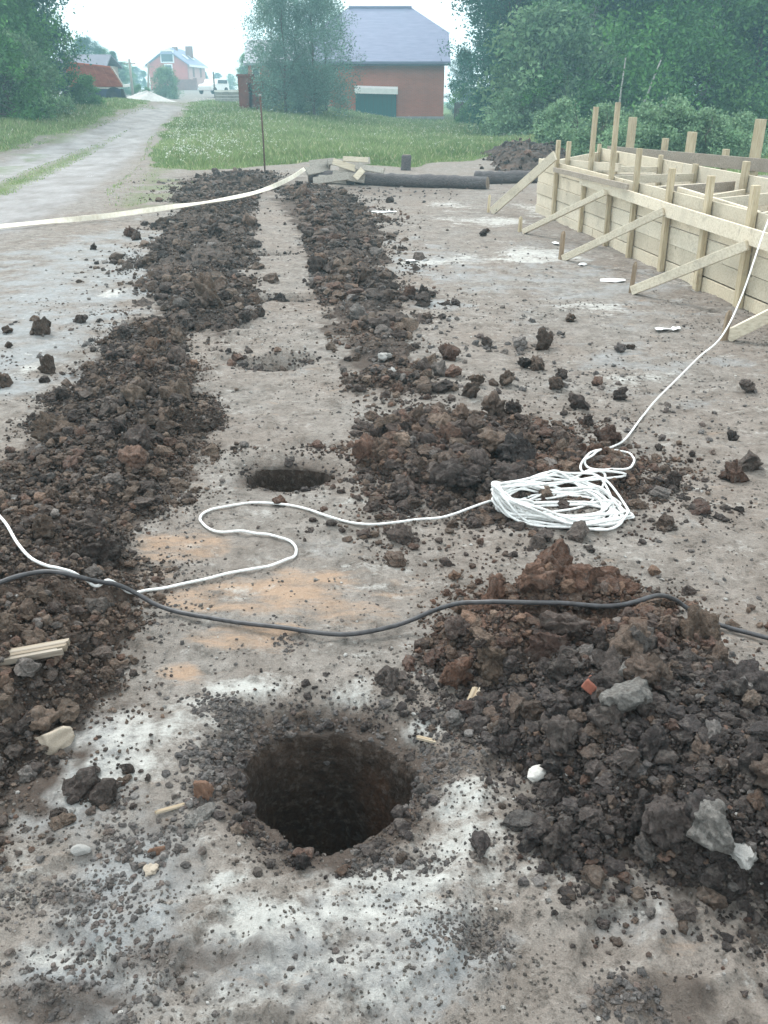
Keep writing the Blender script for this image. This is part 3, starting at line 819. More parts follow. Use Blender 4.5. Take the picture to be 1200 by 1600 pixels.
def coil_ctrl():
    """coil, slack loop and the taut run up to the formwork, as control points"""
    if 'k' in _lines: return _lines['k']
    rng = np.random.default_rng(8)
    c = P(870, 797)
    ux = np.array([.985, .17, 0]); uy = np.array([-.17, .985, 0])
    n = 21; ctrl = []
    for L in range(n):
        R = rng.uniform(.225, .30); Rb = .29 * rng.uniform(.30, 1.0) if L % 2 else .29 * rng.uniform(.8, 1.0)
        cx = (R - .29) * rng.uniform(.2, 1.0); cyy = rng.normal() * .03 - (.29 - Rb) * rng.uniform(-.5, .8); tilt = rng.normal() * .16
        for k in range(12):
            t = math.pi + 2 * math.pi * (k / 12) + rng.normal() * .05
            e, q = math.cos(t), math.sin(t)
            w = (e + 1) * .5
            X = cx + R * e; Y = cyy * w + Rb * q * (.5 + .5 * w) + tilt * R * (e + 1) * .35 + rng.normal() * .009
            base = c + ux * X + uy * Y
            ctrl.append((base[0], base[1]))
    cp = np.array(ctrl); top = surf(cp[:, 0], cp[:, 1]); used = []; coil = []
    for i, (x, y) in enumerate(ctrl):
        zz = 0
        for (x2, y2, z2, j) in used:
            if i - j > 8 and (x2 - x) ** 2 + (y2 - y) ** 2 < .02 ** 2: zz = max(zz, z2 + .009)
        zz = min(zz, .085) + .003 * rng.random()
        used.append((x, y, zz, i)); coil.append(np.array([x, y, top[i] + .008 + zz]))
    lp = [(968,765),(940,750),(912,748),(906,738),(914,726),(935,716),(962,708),(984,712),(990,726),(984,740),(962,747),(935,744),(915,738),(914,728),(928,720),(944,714)]
    for i, (u, v) in enumerate(lp):
        p = hit(u, v, surf); coil.append(p + np.array([0, 0, .010 + (.014 if i > 9 else 0) + (.03 if i < 2 else 0)]))
    for u, v in ((975, 692), (1003, 655)):
        p = hit(u, v, surf); coil.append(p + np.array([0, 0, .012]))
    e1 = D(1128, 525, 5.45); e2 = D(1200, 345, 6.6)
    coil += [D(1025, 625, 4.75), D(1060, 590, 5.0), D(1092, 558, 5.2), e1, D(1160, 460, 5.95), e2, e2 + (e2 - e1) * 1.2]
    _lines['k'] = coil
    return coil
def coil_pts(): return np.array(coil_ctrl()[:-6])
def near_line(xy):
    L = np.concatenate([cable_pts()[::3, :2], cord_pts()[::3, :2], coil_pts()[::2, :2]])
    d = np.full(len(xy), 9.0)
    for p in L: d = np.minimum(d, np.hypot(xy[:, 0] - p[0], xy[:, 1] - p[1]))
    return d

def build_crumbs():
    rng = np.random.default_rng(5)
    V0s = []
    # ---- countable clods: the largest ones, each an object
    V3, F3 = ico(4)
    shapes = [np_mesh('soil_clod', lump(V3, 900 + k, .8, 6 + k % 4), F3, M['clod'], True) for k in range(14)]
    kinds = ['black', 'brown', 'rusty brown', 'greyish']
    spec = [('A', 62, (.026, .060)), ('B', 74, (.030, .075)), ('C', 30, (.05, .10)), ('D', 38, (.045, .10)), ('E', 46, (.03, .07))]
    where = {'A': 'on the right front heap under the cable', 'B': 'on the long heap along the left edge', 'C': 'on the far ridge beside the dirt track',
             'D': 'on the far ridge right of the trench strip', 'E': 'on the low heap behind the coiled cord'}
    n_obj = 0
    def put(x, y, r, col, label, group, sink=.25, shape=None):
        nonlocal n_obj
        o = bpy.data.objects.new('soil_clod', shapes[int(rng.integers(0, len(shapes)))] if shape is None else shape)
        COL.objects.link(o)
        o.location = (x, y, surf1(x, y) + r * (.75 - sink))
        o.rotation_euler = tuple(rng.uniform(-3, 3, 3)); o.scale = tuple(r * rng.uniform(.8, 1.2, 3))
        o.color = (*col, 1)
        tag(o, label, 'clod', group); n_obj += 1
        return o
    for key, n, (a, b) in spec:
        xy = sample_heap(key, n * 3, rng, .12, .12)
        r = a + (b - a) * rng.random(len(xy)) ** 1.8
        d = near_line(xy)
        xy, r = xy[d > r + .03][:n], r[d > r + .03][:n]
        w = zone_mix(key, xy[:, 0], xy[:, 1]); c, k = pick_cols(w, rng)
        for i in range(len(xy)):
            put(xy[i, 0], xy[i, 1], r[i], c[i] * 1.12, f'{kinds[k[i]]} soil clod {where[key]}', f'{kinds[k[i]]} clods {where[key]}')
    # loose clods seen one by one on the right of the plot
    loose = [(890,502,.05),(968,548,.045),(950,690,.07),(1165,612,.062),(1145,686,.035),(1148,748,.055),(1168,730,.055),(905,636,.05),(965,622,.04),(850,542,.07),(810,540,.05),(870,605,.045),(935,600,.035),(920,662,.04),(876,590,.04),(745,602,.05),(700,560,.07),(790,600,.055),(755,370,.05),(1050,762,.04),(985,545,.03),(820,572,.045),(845,528,.06),(800,655,.05),(690,585,.05),(760,540,.04),(1082,712,.022),(1030,700,.02),(840,575,.05),(770,660,.06),(735,620,.05),(660,470,.07),(640,468,.05),(760,365,.03)]
    for u, v, r in loose:
        p = P(u, v); c, k = pick_cols(np.array([[.45, .4, .12, .03]]), rng)
        put(p[0], p[1], r, c[0], 'loose dark clod lying apart on the bare soil right of the low heap', 'loose clods on the bare soil at the right', .15)
    for u, v, r in [(65,522,.10),(205,368,.13),(10,520,.06),(5,600,.07),(125,505,.06),(75,580,.08),(15,545,.04),(215,372,.08),(145,390,.06)]:
        p = P(u, v); c, k = pick_cols(np.array([[.4, .5, .1, 0]]), rng)
        put(p[0], p[1], r * .8, c[0], 'loose brown clod on the grey soil left of the left heap', 'loose clods on the grey soil at the left', .2)
    # single clods one can name
    sing = [(848,958,.085,'rust','big cracked rusty clod crowning the right front heap'),(905,985,.075,'rust','rusty clod sagging below the crown of the right front heap'),(945,968,.06,'rust','upright rusty clod right of the crown of the right front heap'),(770,985,.06,'rust','rusty clod left of the crown of the right front heap'),
            (1085,1040,.085,'brown','broad brown clod on the right shoulder of the front heap below the cable'),(712,1072,.05,'rust','rounded rusty clod at the left foot of the right front heap'),(762,1065,.05,'brown','rounded brown clod beside the splintered wood at the left foot of the heap'),
            (280,655,.085,'brown','big rounded grey brown clod on top of the left heap, far part'),(328,492,.13,'brown','largest rounded clod at the near end of the far left ridge'),(440,466,.12,'dark','flat dark clod lying beside the fourth post hole'),
            (437,790,.035,'rust','small rusty clod on the near rim of the dark second post hole'),(470,1345,.026,'dark','small round clod on the near lip of the deep front hole'),
            (805,735,.10,'dark','dark upright clod at the right end of the low heap near the coil'),(90,690,.10,'brown','square brown clod at the outer edge of the left heap')]
    for u, v, r, cn, lab in sing:
        p = P(u, v); put(p[0], p[1], r, PAL[cn].mean(0) * 1.1, lab, None, .3)
    # ---- the uncountable rest
    big, mid, sml = [], [], []
    def feed(xy, r, col, lift=.35):
        z = surf(xy[:, 0], xy[:, 1]) + r * lift
        d = near_line(xy); ok = d > r * 1.25 + .008
        for i in (0, 1): ok &= hole_r(i, xy[:, 0], xy[:, 1]) > (1.05 if i else 1.0)
        px = r / (xy[:, 1] + .6)
        rec = (np.column_stack([xy, z])[ok], r[ok], col[ok]); px = px[ok]
        for lst, m in ((big, px > .0085), (mid, (px <= .0085) & (px > .0035)), (sml, px <= .0035)):
            if m.any(): lst.append((rec[0][m], rec[1][m], rec[2][m]))
    dens = {'A': (750, 5600, 36000), 'B': (750, 6000, 40000), 'C': (420, 2600, 13000), 'D': (480, 2800, 13000), 'E': (480, 3200, 17000), 'F': (60, 200, 0)}
    sizes = {'A': ((.014, .034), (.006, .015), (.003, .007)), 'B': ((.018, .040), (.008, .018), (.004, .009)), 'C': ((.035, .075), (.016, .036), (.008, .017)), 'D': ((.032, .072), (.015, .034), (.008, .016)), 'E': ((.02, .045), (.009, .02), (.005, .010)), 'F': ((.06, .1), (.03, .06), (.02, .03))}
    for key in dens:
        for n, (a, b) in zip(dens[key], sizes[key]):
            if not n: continue
            g = HEAPS[key]['s']
            xy = sample_heap(key, n, rng, g * (5.5 if key in 'CDE' else 2.8), g * (2.8 if key in 'CDE' else 1.3))
            r = a + (b - a) * rng.random(n) ** 1.7
            c, _ = pick_cols(zone_mix(key, xy[:, 0], xy[:, 1]), rng)
            feed(xy, r, c)
    # crumbs round the holes
    for i, (cx, cy, rx, ry, dep, lip, _) in enumerate(HOLES):
        for n, (a, b) in (((120, (.007, .020)), (1500, (.002, .007))) if i == 0 else ((18, (.01, .026)), (260, (.003, .009))) if i == 1 else ((34, (.012, .034)), (260, (.005, .014)))):
            ang = rng.uniform(0, 2 * math.pi, n); q = 1.05 + np.abs(rng.normal(size=n)) * .33
            q = np.where(np.sin(ang) < .1, 1 + (q - 1) * .6, 1 + (q - 1) * 1.2)
            xy = np.stack([cx + np.cos(ang) * rx * q, cy + np.sin(ang) * ry * q], 1)
            xy = xy[fbm(xy[:, 0] * 9 + i, xy[:, 1] * 9, 3, 23) > .44]; n = len(xy)
            r = a + (b - a) * rng.random(n) ** 1.6
            c, _ = pick_cols(np.tile([[.72, .14, .04, .10]], (n, 1)), rng)
            feed(xy, r, c)
    # loose patches: (u, v, ru, rv, count, size range, mix)
    D1, D2, D3 = [.6, .25, .05, .1], [.4, .3, .1, .2], [.25, .2, .1, .45]
    patches = [(350,1150,60,50,1100,(.004,.015),D1),(420,1110,120,20,900,(.004,.013),D1),(640,1170,70,50,800,(.004,.013),D1),(320,1230,30,60,500,(.004,.014),D1),(560,1340,140,20,700,(.003,.011),D1),(300,1490,200,45,1200,(.003,.010),D2),(80,1560,170,60,900,(.003,.011),D2),(120,1400,130,45,900,(.003,.010),D3),(240,1300,90,55,700,(.003,.014),D2),(750,1460,80,50,900,(.003,.008),D1),(1000,1560,220,50,1100,(.003,.011),D1),(690,1190,110,40,700,(.003,.010),D1),
               (700,1110,60,60,500,(.003,.009),D2),(600,1400,300,130,700,(.002,.006),D3),(330,1130,60,40,350,(.003,.012),D1),(420,1000,260,70,500,(.003,.009),D2),(500,880,300,100,400,(.003,.010),D2),(1000,1000,200,80,500,(.004,.012),D3),(1080,760,160,220,700,(.005,.016),D1),
               (920,620,180,120,500,(.008,.028),D1),(760,540,120,60,260,(.012,.034),D1),(720,420,160,70,260,(.01,.026),D1),(1000,480,250,80,350,(.007,.02),D2),(1040,600,160,70,250,(.007,.02),D1),(110,480,160,100,350,(.01,.03),D1),(200,420,200,90,300,(.012,.03),D1),(60,580,100,70,250,(.01,.035),D2),(450,650,100,60,300,(.006,.016),D1),(445,520,80,40,160,(.008,.02),D1),(440,400,60,60,150,(.012,.03),D1),
               (1180,1500,80,60,500,(.004,.02),D1),(160,1250,90,60,400,(.003,.013),D3),(1150,1100,90,80,400,(.004,.014),D3),(640,300,160,14,200,(.02,.05),D1),(350,275,110,10,300,(.03,.07),D1),(280,840,60,60,300,(.004,.012),D1),(240,960,60,80,400,(.004,.013),D1),(500,1560,500,60,500,(.002,.005),D3),(880,1340,100,40,300,(.003,.009),D1),(950,890,260,60,200,(.005,.014),D2),(440,1010,40,15,120,(.004,.012),D1),(300,1100,60,20,150,(.004,.012),D1)]
    for u, v, ru, rv, n, (a, b), mx in patches:
        xy = patch_px(u, v, ru, rv, int(n * .75), rng, .6)
        xy = xy[(xy[:, 1] > .4) & (xy[:, 1] < 20)]
        fq = 1 / (.10 + .05 * xy[:, 1].mean()); xy = xy[fbm(xy[:, 0] * fq, xy[:, 1] * fq, 3, 29) + rng.normal(size=len(xy)) * .05 > .50]
        r = a + (b - a) * rng.random(len(xy)) ** 2.2
        c, _ = pick_cols(np.tile([mx], (len(xy), 1)), rng)
        feed(xy, r * .82, c * .7 + .085, .08)
    for lst, sub, nm, lab in ((big, 3, 'soil_lumps', 'small broken soil lumps covering the heaps'), (mid, 2, 'soil_crumbs', 'crumbled soil scattered over the plot'), (sml, 1, 'soil_grit', 'fine soil grit strewn over the plot')):
        p = np.concatenate([l[0] for l in lst]); r = np.concatenate([l[1] for l in lst]); c = np.concatenate([l[2] for l in lst])
        o = link(nm, scatter_mesh(nm, p, r, c, sub, rng, 12))
        tag(o, lab, None, None, 'stuff')
    n = 26000
    y = .85 + 7 * rng.random(n) ** 2; x = rng.uniform(-.5, .5, n) * (y + 1); keep = fbm(x * 4, y * 4, 4, 19) + rng.normal(size=n) * .05 > .53
    xy = np.stack([x, y], 1)[keep]; r = rng.uniform(.0014, .0040, len(xy)) * (1 + .22 * xy[:, 1])
    me = scatter_mesh('ground_grit', np.column_stack([xy, surf(xy[:, 0], xy[:, 1]) + r * .2]), r, np.tile([[.20, .18, .16]], (len(xy), 1)) * rng.uniform(.5, 1.6, (len(xy), 1)), 1, rng)
    tag(link('ground_grit', me), 'fine grit lying on the trampled soil', None, None, 'stuff')
    # pale pebbles
    n = 700
    y = .9 + 10 * rng.random(n) ** 2.2; x = rng.uniform(-.5, .5, n) * (y + 1)
    xy = np.stack([x, y], 1); r = rng.uniform(.0025, .007, n) * (1 + .12 * y)
    me = scatter_mesh('pebbles', np.column_stack([xy, surf(x, y) + r * .3]), r, np.tile([[.45, .44, .42]], (n, 1)) * rng.uniform(.6, 1.5, (n, 1)), 1, rng)
    tag(link('pebbles', me), 'pale pebbles strewn over the soil', None, None, 'stuff')
    # ---- stones and scraps one can name
    def stone(name, u, v, r, mat, lab, cat, squash=(1, 1, .7), rz=0, seed=0, ang=9, rough=.6, lift=.2):
        p = P(u, v)
        # find the true surface under that pixel
        q = hit(u, v, surf)
        o = link(name, np_mesh(name, lump(V3, 1300 + seed, rough, ang), F3, M[mat], True))
        if mat == 'greystone': o.data.materials[0] = M['clod']; o.color = (.24, .23, .215, 1)
        o.scale = tuple(r * s for s in squash); o.rotation_euler = (0, 0, rz)
        o.location = (q[0], q[1], surf1(q[0], q[1]) + r * lift * squash[2])
        tag(o, lab, cat)
    stone('white_stone', 840, 1213, .033, 'whitestone', 'flat white stone with a dark fleck on the black part of the front heap', 'stone', (1, .85, .8), .4, 1, 5, .2)
    stone('stone', 985, 1055, .042, 'greystone', 'pale grey rock upper one of the two on the right front heap', 'stone', (1.1, .8, .7), .2, 2)
    stone('stone', 975, 1105, .058, 'greystone', 'biggest pale grey rock beside the brick fragment on the front heap', 'stone', (1.2, .9, .8), .6, 3)
    stone('stone', 1110, 1295, .055, 'greystone', 'grey crusted rock low on the right side of the front heap', 'stone', (1.1, .9, .8), 1.6, 4)
    stone('stone', 1160, 1335, .038, 'stone', 'small light blue grey rock near the right picture edge', 'stone', (1.2, .9, .7), .3, 5)
    stone('stone', 80, 1160, .045, 'tanstone', 'angular tan stone at the foot of the left heap', 'stone', (1.2, .8, .8), .5, 6, 9, .3)
    stone('stone', 127, 1333, .022, 'stone', 'small square whitish stone on the grey soil below the left heap', 'stone', (1, .8, .7), .1, 7, 8, .15)
    stone('stone', 322, 1243, .034, 'orange', 'orange brown stone at the left rim of the deep front hole', 'stone', (.9, .8, 1.1), .3, 8)
    stone('stone', 312, 1280, .04, 'greystone', 'flat slate grey stone below the orange one at the hole rim', 'stone', (1.1, .8, .5), .9, 9)
    stone('stone', 1095, 985, .05, 'stone', 'flat whitish slab under the black cable at the right', 'stone', (1.2, .8, .35), -.4, 10, 5, .2)
    stone('stone', 245, 1332, .016, 'orange', 'small reddish stone on the grit left of the deep hole', 'stone', (1.2, .9, .8), .4, 11)
    stone('stone', 235, 1360, .018, 'tanstone', 'small tan stone on the grit left of the deep hole', 'stone', (1.2, .9, .7), .4, 12)
    stone('stone', 600, 560, .05, 'stone', 'pale stone bedded in the grey soil of the right far ridge', 'stone', (1, .9, .9), .4, 13)
    stone('stone', 615, 585, .035, 'stone', 'smaller pale stone below the other on the right far ridge', 'stone', (1, .9, .9), 1.4, 14)
    mb = MB(); mb.box(-.032, .032, -.018, .018, -.014, .014)
    o = mb.build('brick_fragment', M['redbrick'], None, False, .004); q = hit(922, 1080, surf)
    o.location = (q[0], q[1], surf1(q[0], q[1]) + .018); o.rotation_euler = (.5, .35, 1.15)
    tag(o, 'small red brick fragment on the right front heap', 'brick')
    def slab(name, u, v, L, w, t, mat, rot, lab, cat):
        mb = MB(); rr = random.Random(u)
        k = 7
        for i in range(k):
            y0 = -w / 2 + w * i / k; e0, e1 = rr.uniform(-.06, .06) * L, rr.uniform(-.08, .08) * L
            mb.box(-L / 2 + e0, L / 2 + e1, y0, y0 + w / k * .985, -t / 2 + rr.uniform(-.1, .1) * t, t / 2 + rr.uniform(-.15, .15) * t)
        o = mb.build(name, M[mat]); q = hit(u, v, surf)
        o.location = (q[0], q[1], surf1(q[0], q[1]) + t * .8 + .004); o.rotation_euler = rot
        tag(o, lab, cat)
    slab('wood_splinter', 738, 1096, .075, .026, .008, 'chip', (.1, -.25, 1.15), 'pale splintered wood chip at the left foot of the front heap', 'wood chip')
    slab('wood_slab', 45, 1030, .20, .05, .018, 'woodgrey', (.1, -.08, .22), 'split weathered wood slab lying on the left heap', 'wood slab')
    slab('wood_splinter', 668, 1160, .06, .012, .006, 'chip', (0, .05, -.3), 'thin tan wood sliver on the white soil right of the deep hole', 'wood chip')
    slab('wood_splinter', 267, 1268, .07, .010, .006, 'chip', (0, .1, .5), 'thin pale wood sliver left of the deep hole', 'wood chip')
    def scrap(u, v, L, w, rz, lab, seed):
        rr = random.Random(seed); n = 11; vs = []; q = hit(u, v, ground_h)
        for k in range(n):
            a = 2 * math.pi * k / n; vs.append((L * math.cos(a) * rr.uniform(.6, 1), w * math.sin(a) * rr.uniform(.6, 1), rr.uniform(.004, .02)))
        m = len(vs); vs2 = vs + [(x * .97, y * .97, z - .004) for x, y, z in vs]
        mb = MB(); mb.add(vs2, [tuple(range(m)), tuple(reversed(range(m, 2 * m)))] + [(i, i + m, (i + 1) % m + m, (i + 1) % m) for i in range(m)])
        o = mb.build('plastic_scrap', M['litter']); o.location = (q[0], q[1], surf1(q[0], q[1]) + .004); o.rotation_euler = (0, 0, rz)
        tag(o, lab, 'litter')
    scrap(960, 440, .16, .10, .1, 'largest white plastic scrap on the soil by the third brace', 1)
    scrap(868, 381, .04, .10, .2, 'white scrap standing near the second stake', 2)
    scrap(1035, 517, .09, .05, .3, 'small white scrap below the third brace', 3)
    scrap(1055, 516, .07, .04, .9, 'tiny white scrap right of the small one below the third brace', 4)
    scrap(910, 415, .07, .05, .9, 'tiny white scrap between second and third brace', 5)
    scrap(650, 409, .14, .05, .1, 'white scrap on the open soil left of the braces', 6)
    scrap(600, 332, .26, .13, .1, 'broad white lime spill on the soil at the far right ridge', 7)

# ------------------------------------------------------------------ cords, cable, tape
def build_lines():
    a = cable_pts()
    mb = MB(); mb.tube(a, .0078, 10)
    tag(mb.build('cable', M['cable'], None, True), 'thick black cable lying across the plot over both front heaps', 'cable')
    # cord: ground run + coil + knot loop + taut run up to the formwork, one piece
    allp = catmull([np.array(p) for p in list(cord_pts())[::5]] + [np.array(p) for p in coil_ctrl()], 7)
    al = np.array(allp); m = len(al) - 7 * 7
    top = surf(al[:m, 0], al[:m, 1]); tp = np.pad(top, 4, mode='edge'); top = np.max([tp[i:i + m] for i in range(9)], 0)
    g0 = ground_h(al[:m, 0], al[:m, 1]); top = top + .016 * sm(.02, .06, top - g0)
    lift = np.maximum(top + .005 - al[:m, 2], 0); kk = np.ones(9) / 9
    al[:m, 2] += np.convolve(np.pad(lift, 4, mode='edge'), kk, 'valid'); allp = list(al)
    mb = MB(); mb.tube(allp, .0054, 8)
    tag(mb.build('cord', M['rope'], None, True), 'white cord looping over the soil into a coil, then rising to the formwork', 'cord')
    # knot
    # cream tape from the timber pile across to the track
    ctl = []
    for u, v, z in ((476, 264, .36), (458, 276, .30), (432, 289, .25), (395, 302, .22), (330, 315, .20), (250, 326, .15), (170, 337, .06), (90, 345, .06), (0, 354, .06), (-90, 362, .06), (-260, 374, .06), (-420, 384, .06)):
        ctl.append(P(u, v, z))
    sp = catmull(ctl, 10)
    mb = MB(); vs = []; rr = random.Random(4)
    for i, p in enumerate(sp):
        t = np.array(sp[min(i + 1, len(sp) - 1)]) - np.array(sp[max(i - 1, 0)]); t /= np.linalg.norm(t)
        sd = np.cross(t, [0, 0, 1]); sd /= np.linalg.norm(sd); upv = np.cross(sd, t)
        a = .9 + .55 * math.sin(i * .13) + .25 * math.sin(i * .41)
        wv = sd * math.cos(a) + upv * math.sin(a); nv = np.cross(t, wv)
        w, h = .036, .006
        vs += [p - wv * w - nv * h, p + wv * w - nv * h, p + wv * w + nv * h, p - wv * w + nv * h]
    fs = []
    for i in range(len(sp) - 1):
        for k in range(4): fs.append((4*i+k, 4*i+(k+1) % 4, 4*i+4+(k+1) % 4, 4*i+4+k))
    fs += [(3, 2, 1, 0), tuple(len(vs) - 4 + k for k in range(4))]
    mb.add(vs, fs)
    tag(mb.build('tape', M['tape']), 'long cream tape stretched from the timber pile over to the dirt track', 'tape')

# ------------------------------------------------------------------ formwork
def build_formwork():
    a0 = P(838, 330); a1 = P(1200, 497)
    A0, dA = a0, (a1 - a0) / np.linalg.norm(a1 - a0)
    nA = np.array([dA[1], -dA[0], 0]);
    if nA[0] > 0: nA = -nA                                  # outward, towards the open plot
    def sA(u, off=0.0):
        lo, hi = -1.0, 11.5
        for _ in range(50):
            m = (lo + hi) / 2; p = A0 + dA * m + nA * off; p = np.array([p[0], p[1], .3])
            if u_of(p) < u: lo = m
            else: hi = m
        return lo
    root = thing('formwork', 'new pine board formwork for a foundation with upright posts and slanting braces', 'formwork', tuple(a0))
    inv = Vector(a0)
    def loc(p): return Vector(p) - inv
    def along(s, off, z): return loc(A0 + dA * s + nA * off + np.array([0, 0, z]))
    rr = random.Random(7)
    def panel(p0, p1, zb, courses, ch, th, name, seed, mat='wood'):
        p0, p1 = np.array(p0, float), np.array(p1, float); L = np.linalg.norm(p1 - p0); d = (p1 - p0) / L
        r = random.Random(seed); mb = MB()
        for k in range(courses):
            s = 0.0
            off = np.array([d[1], -d[0], 0])
            while s < L:
                e = min(L, s + r.uniform(2.6, 4.2))
                if L - e < .7: e = L
                o = off * r.uniform(-.006, .006); z = zb + (k + .5) * ch + r.uniform(-.003, .003)
                mb.bar(loc(p0 + d * s + o + np.array([0, 0, z])), loc(p0 + d * (e - .006) + o + np.array([0, 0, z])), th, ch - .007)
                s = e
        return mb.build(name, M[mat], root, False, .003)
    LEN = 11.0
    ztop = z_for_v(247, a0[1])
    ch = (ztop + .06) / 5
    panel(A0, A0 + dA * LEN, -.06, 5, ch, .026, 'board_wall', 1)
    # loose upper board standing a little proud along the inner rim
    # posts
    def post(u, vt, off=.05, zb=-.15, w=.10, t=.05, lean=0.0, mat='woodv'):
        s = sA(u, off); p = A0 + dA * s + nA * off
        zt = z_for_v(vt, p[1] - 0)
        mb = MB(); mb.bar(along(s, off, zb), along(s + lean, off, zt), t, w * .82, up=tuple(dA))
        return mb.build('post', M[mat], root, False, .004), s, zt
    s_of = {}
    for nm, u, vt, off, w, lean in (('p1', 866, 219, .045, .09, 0), ('p1b', 882, 221, -.05, .09, 0), ('p2', 909, 278, .045, .07, 0), ('p2b', 917, 167, -.055, .09, .0), ('p3', 950, 160, .05, .07, -.06), ('p4', 987, 232, .05, .08, -.03),
                                    ('p5', 1038, 263, .05, .09, -.03), ('p6', 1096, 275, .05, .09, -.03), ('p7', 1162, 290, .05, .10, -.03), ('p8', 1240, 305, .05, .10, 0), ('p9', 1350, 320, .05, .10, 0)):
        o, s, zt = post(u, vt, off, -.15, w, .05, lean); s_of[nm] = s
    # walers
    def wal(u0, v0, u1, v1, off, h, t, name='waler', mat='wood'):
        s0, s1 = sA(u0, off), sA(u1, off)
        p0, p1 = A0 + dA * s0 + nA * off, A0 + dA * s1 + nA * off
        mb = MB(); mb.bar(along(s0, off, z_for_v(v0, p0[1])), along(s1, off, z_for_v(v1, p1[1])), t, h)
        return mb.build(name, M[mat], root, False, .003)
    wal(903, 281, 1036, 326, .09, .11, .026)
    wal(1030, 326, 1420, 455, .118, .13, .026)
    wal(862, 265, 974, 292, .146, .06, .024, 'waler', 'woodgrey')
    # rim board laid on top
    wal(1050, 300, 1172, 340, -.06, .10, .03, 'rim_board')
    wal(846, 252, 960, 262, -.09, .09, .03, 'rim_board')
    # braces: foot pixel on the ground, head pixel on the wall face
    br = [((768, 331), (862, 243), .13, .03), ((818, 362), (942, 300), .05, .08), ((880, 404), (1031, 330), .05, .09), ((988, 454), (1160, 383), .05, .10), ((1136, 526), (1275, 455), .05, .11)]
    for (fu, fv), (hu, hv), w, h in br:
        f = P(fu, fv, .02); s = sA(hu, .145); p = A0 + dA * s + nA * .145; zt = z_for_v(hv, p[1])
        mb = MB(); mb.bar(loc(f), along(s, .145, zt), w if w < .1 else .03, h * .82 if w < .1 else .13)
        mb.build('brace', M['wood'], root, False, .004)
    # far return wall and the inner wall, standing parallel behind
    b0 = P(939, 232, .75); b1 = P(1200, 280, .75)
    b0[2] = 0; b1[2] = 0; dB = (b1 - b0) / np.linalg.norm(b1 - b0); nB = np.array([dB[1], -dB[0], 0])
    if nB[0] > 0: nB = -nB
    panel(b0, b0 + dB * 14, -.06, 4, .205, .026, 'inner_wall', 2)
    panel(A0 + dA * .02 - nA * .03, b0 - dB * .03, -.06, 4, .19, .026, 'end_wall', 3)
    def bs(u, off=0.0):
        lo, hi = -1.0, 15
        for _ in range(50):
            m = (lo + hi) / 2; p = b0 + dB * m + nB * off
            if u_of(np.array([p[0], p[1], .6])) < u: lo = m
            else: hi = m
        return lo
    for u, vt, off, w, zb in ((935, 225, .05, .10, -.1), (962, 238, .05, .08, -.1), (1030, 242, .05, .09, -.1), (1084, 256, .05, .09, -.1), (1160, 252, .05, .12, -.1), (1230, 270, .05, .1, -.1)):
        s = bs(u, off); p = b0 + dB * s + nB * off
        mb = MB(); mb.bar(loc(p + np.array([0, 0, zb])), loc(p + np.array([0, 0, z_for_v(vt, p[1])])), .05, w, up=tuple(dB)); mb.build('post', M['woodv'], root, False, .004)
    # third line of boards further right with its tall posts
    c0 = P(950, 229, .80); c1 = P(1200, 251, .80)
    c0[2] = c1[2] = 0; dC = (c1 - c0) / np.linalg.norm(c1 - c0); nC = np.array([dC[1], -dC[0], 0])
    if nC[1] > 0: nC = -nC
    z0, z1 = z_for_v(236, c0[1]), z_for_v(259, c1[1])
    mb = MB(); mb.bar(loc(c0 + [0, 0, z0]), loc(c0 + dC * 6.5 + np.array([0, 0, z0 + (z1 - z0) * 6.5 / np.linalg.norm(c1 - c0)])), .03, .17)
    mb.build('long_board', M['woodgrey'], root, False, .003)
    for u, vt, w in ((985, 183, .17), (1039, 216, .11), (1079, 206, .17), (1135, 233, .10), (1181, 186, .17)):
        lo, hi = -1.0, 9.0
        for _ in range(50):
            m = (lo + hi) / 2; p = c0 + dC * m - nC * .05
            if u_of(np.array([p[0], p[1], .9])) < u: lo = m
            else: hi = m
        p = c0 + dC * lo - nC * .05
        mb = MB(); mb.bar(loc(p + np.array([0, 0, -.1])), loc(p + np.array([0, 0, z_for_v(vt, p[1])])), .06, w, up=tuple(dC)); mb.build('post', M['woodv'], root, False, .004)
    # cross ties between the outer and the inner wall
    for sa, sb, z, mat, h in ((.6, 4.2, .66, 'wood', .08), (1.9, 5.2, .62, 'woodgrey', .1), (2.7, 5.6, .66, 'wood', .1), (3.6, 6.3, .60, 'wood', .1), (4.3, 6.9, .66, 'woodgrey', .11), (5.0, 7.2, .60, 'wood', .10), (5.6, 8.2, .66, 'wood', .12), (6.6, 9.0, .64, 'wood', .12)):
        p = A0 + dA * sa - nA * .05; q = b0 + dB * (sb - 1.0) + nB * .08
        mb = MB(); mb.bar(loc(p + [0, 0, z]), loc(q + np.array([0, 0, z - .04])), .03, h); mb.build('tie', M[mat], root, False, .003)
    # soil banked inside
    mb = MB()
    nx, ny = 46, 16; vs = []
    for i in range(nx):
        for j in range(ny):
            p = A0 + dA * (.3 + 10.3 * i / (nx - 1)) - nA * (.10 + (1.6 if j else 1.6) * j / (ny - 1))
            hh = .25 + .22 * float(fbm(np.array([p[0] * 1.7]), np.array([p[1] * 1.7]), 4, 3)[0])
            vs.append((p[0], p[1], hh))
    fs = [(i * ny + j, i * ny + j + 1, (i + 1) * ny + j + 1, (i + 1) * ny + j) for i in range(nx - 1) for j in range(ny - 1)]
    me = np_mesh('soil_heap', np.array(vs), np.array(fs), M['heap'], False, {'Col': np.tile([[.09, .072, .062, 1]], (len(vs), 1))})
    tag(link('soil_heap', me), 'dark soil backfilled inside the timber formwork', 'soil heap')
    rng = np.random.default_rng(3)
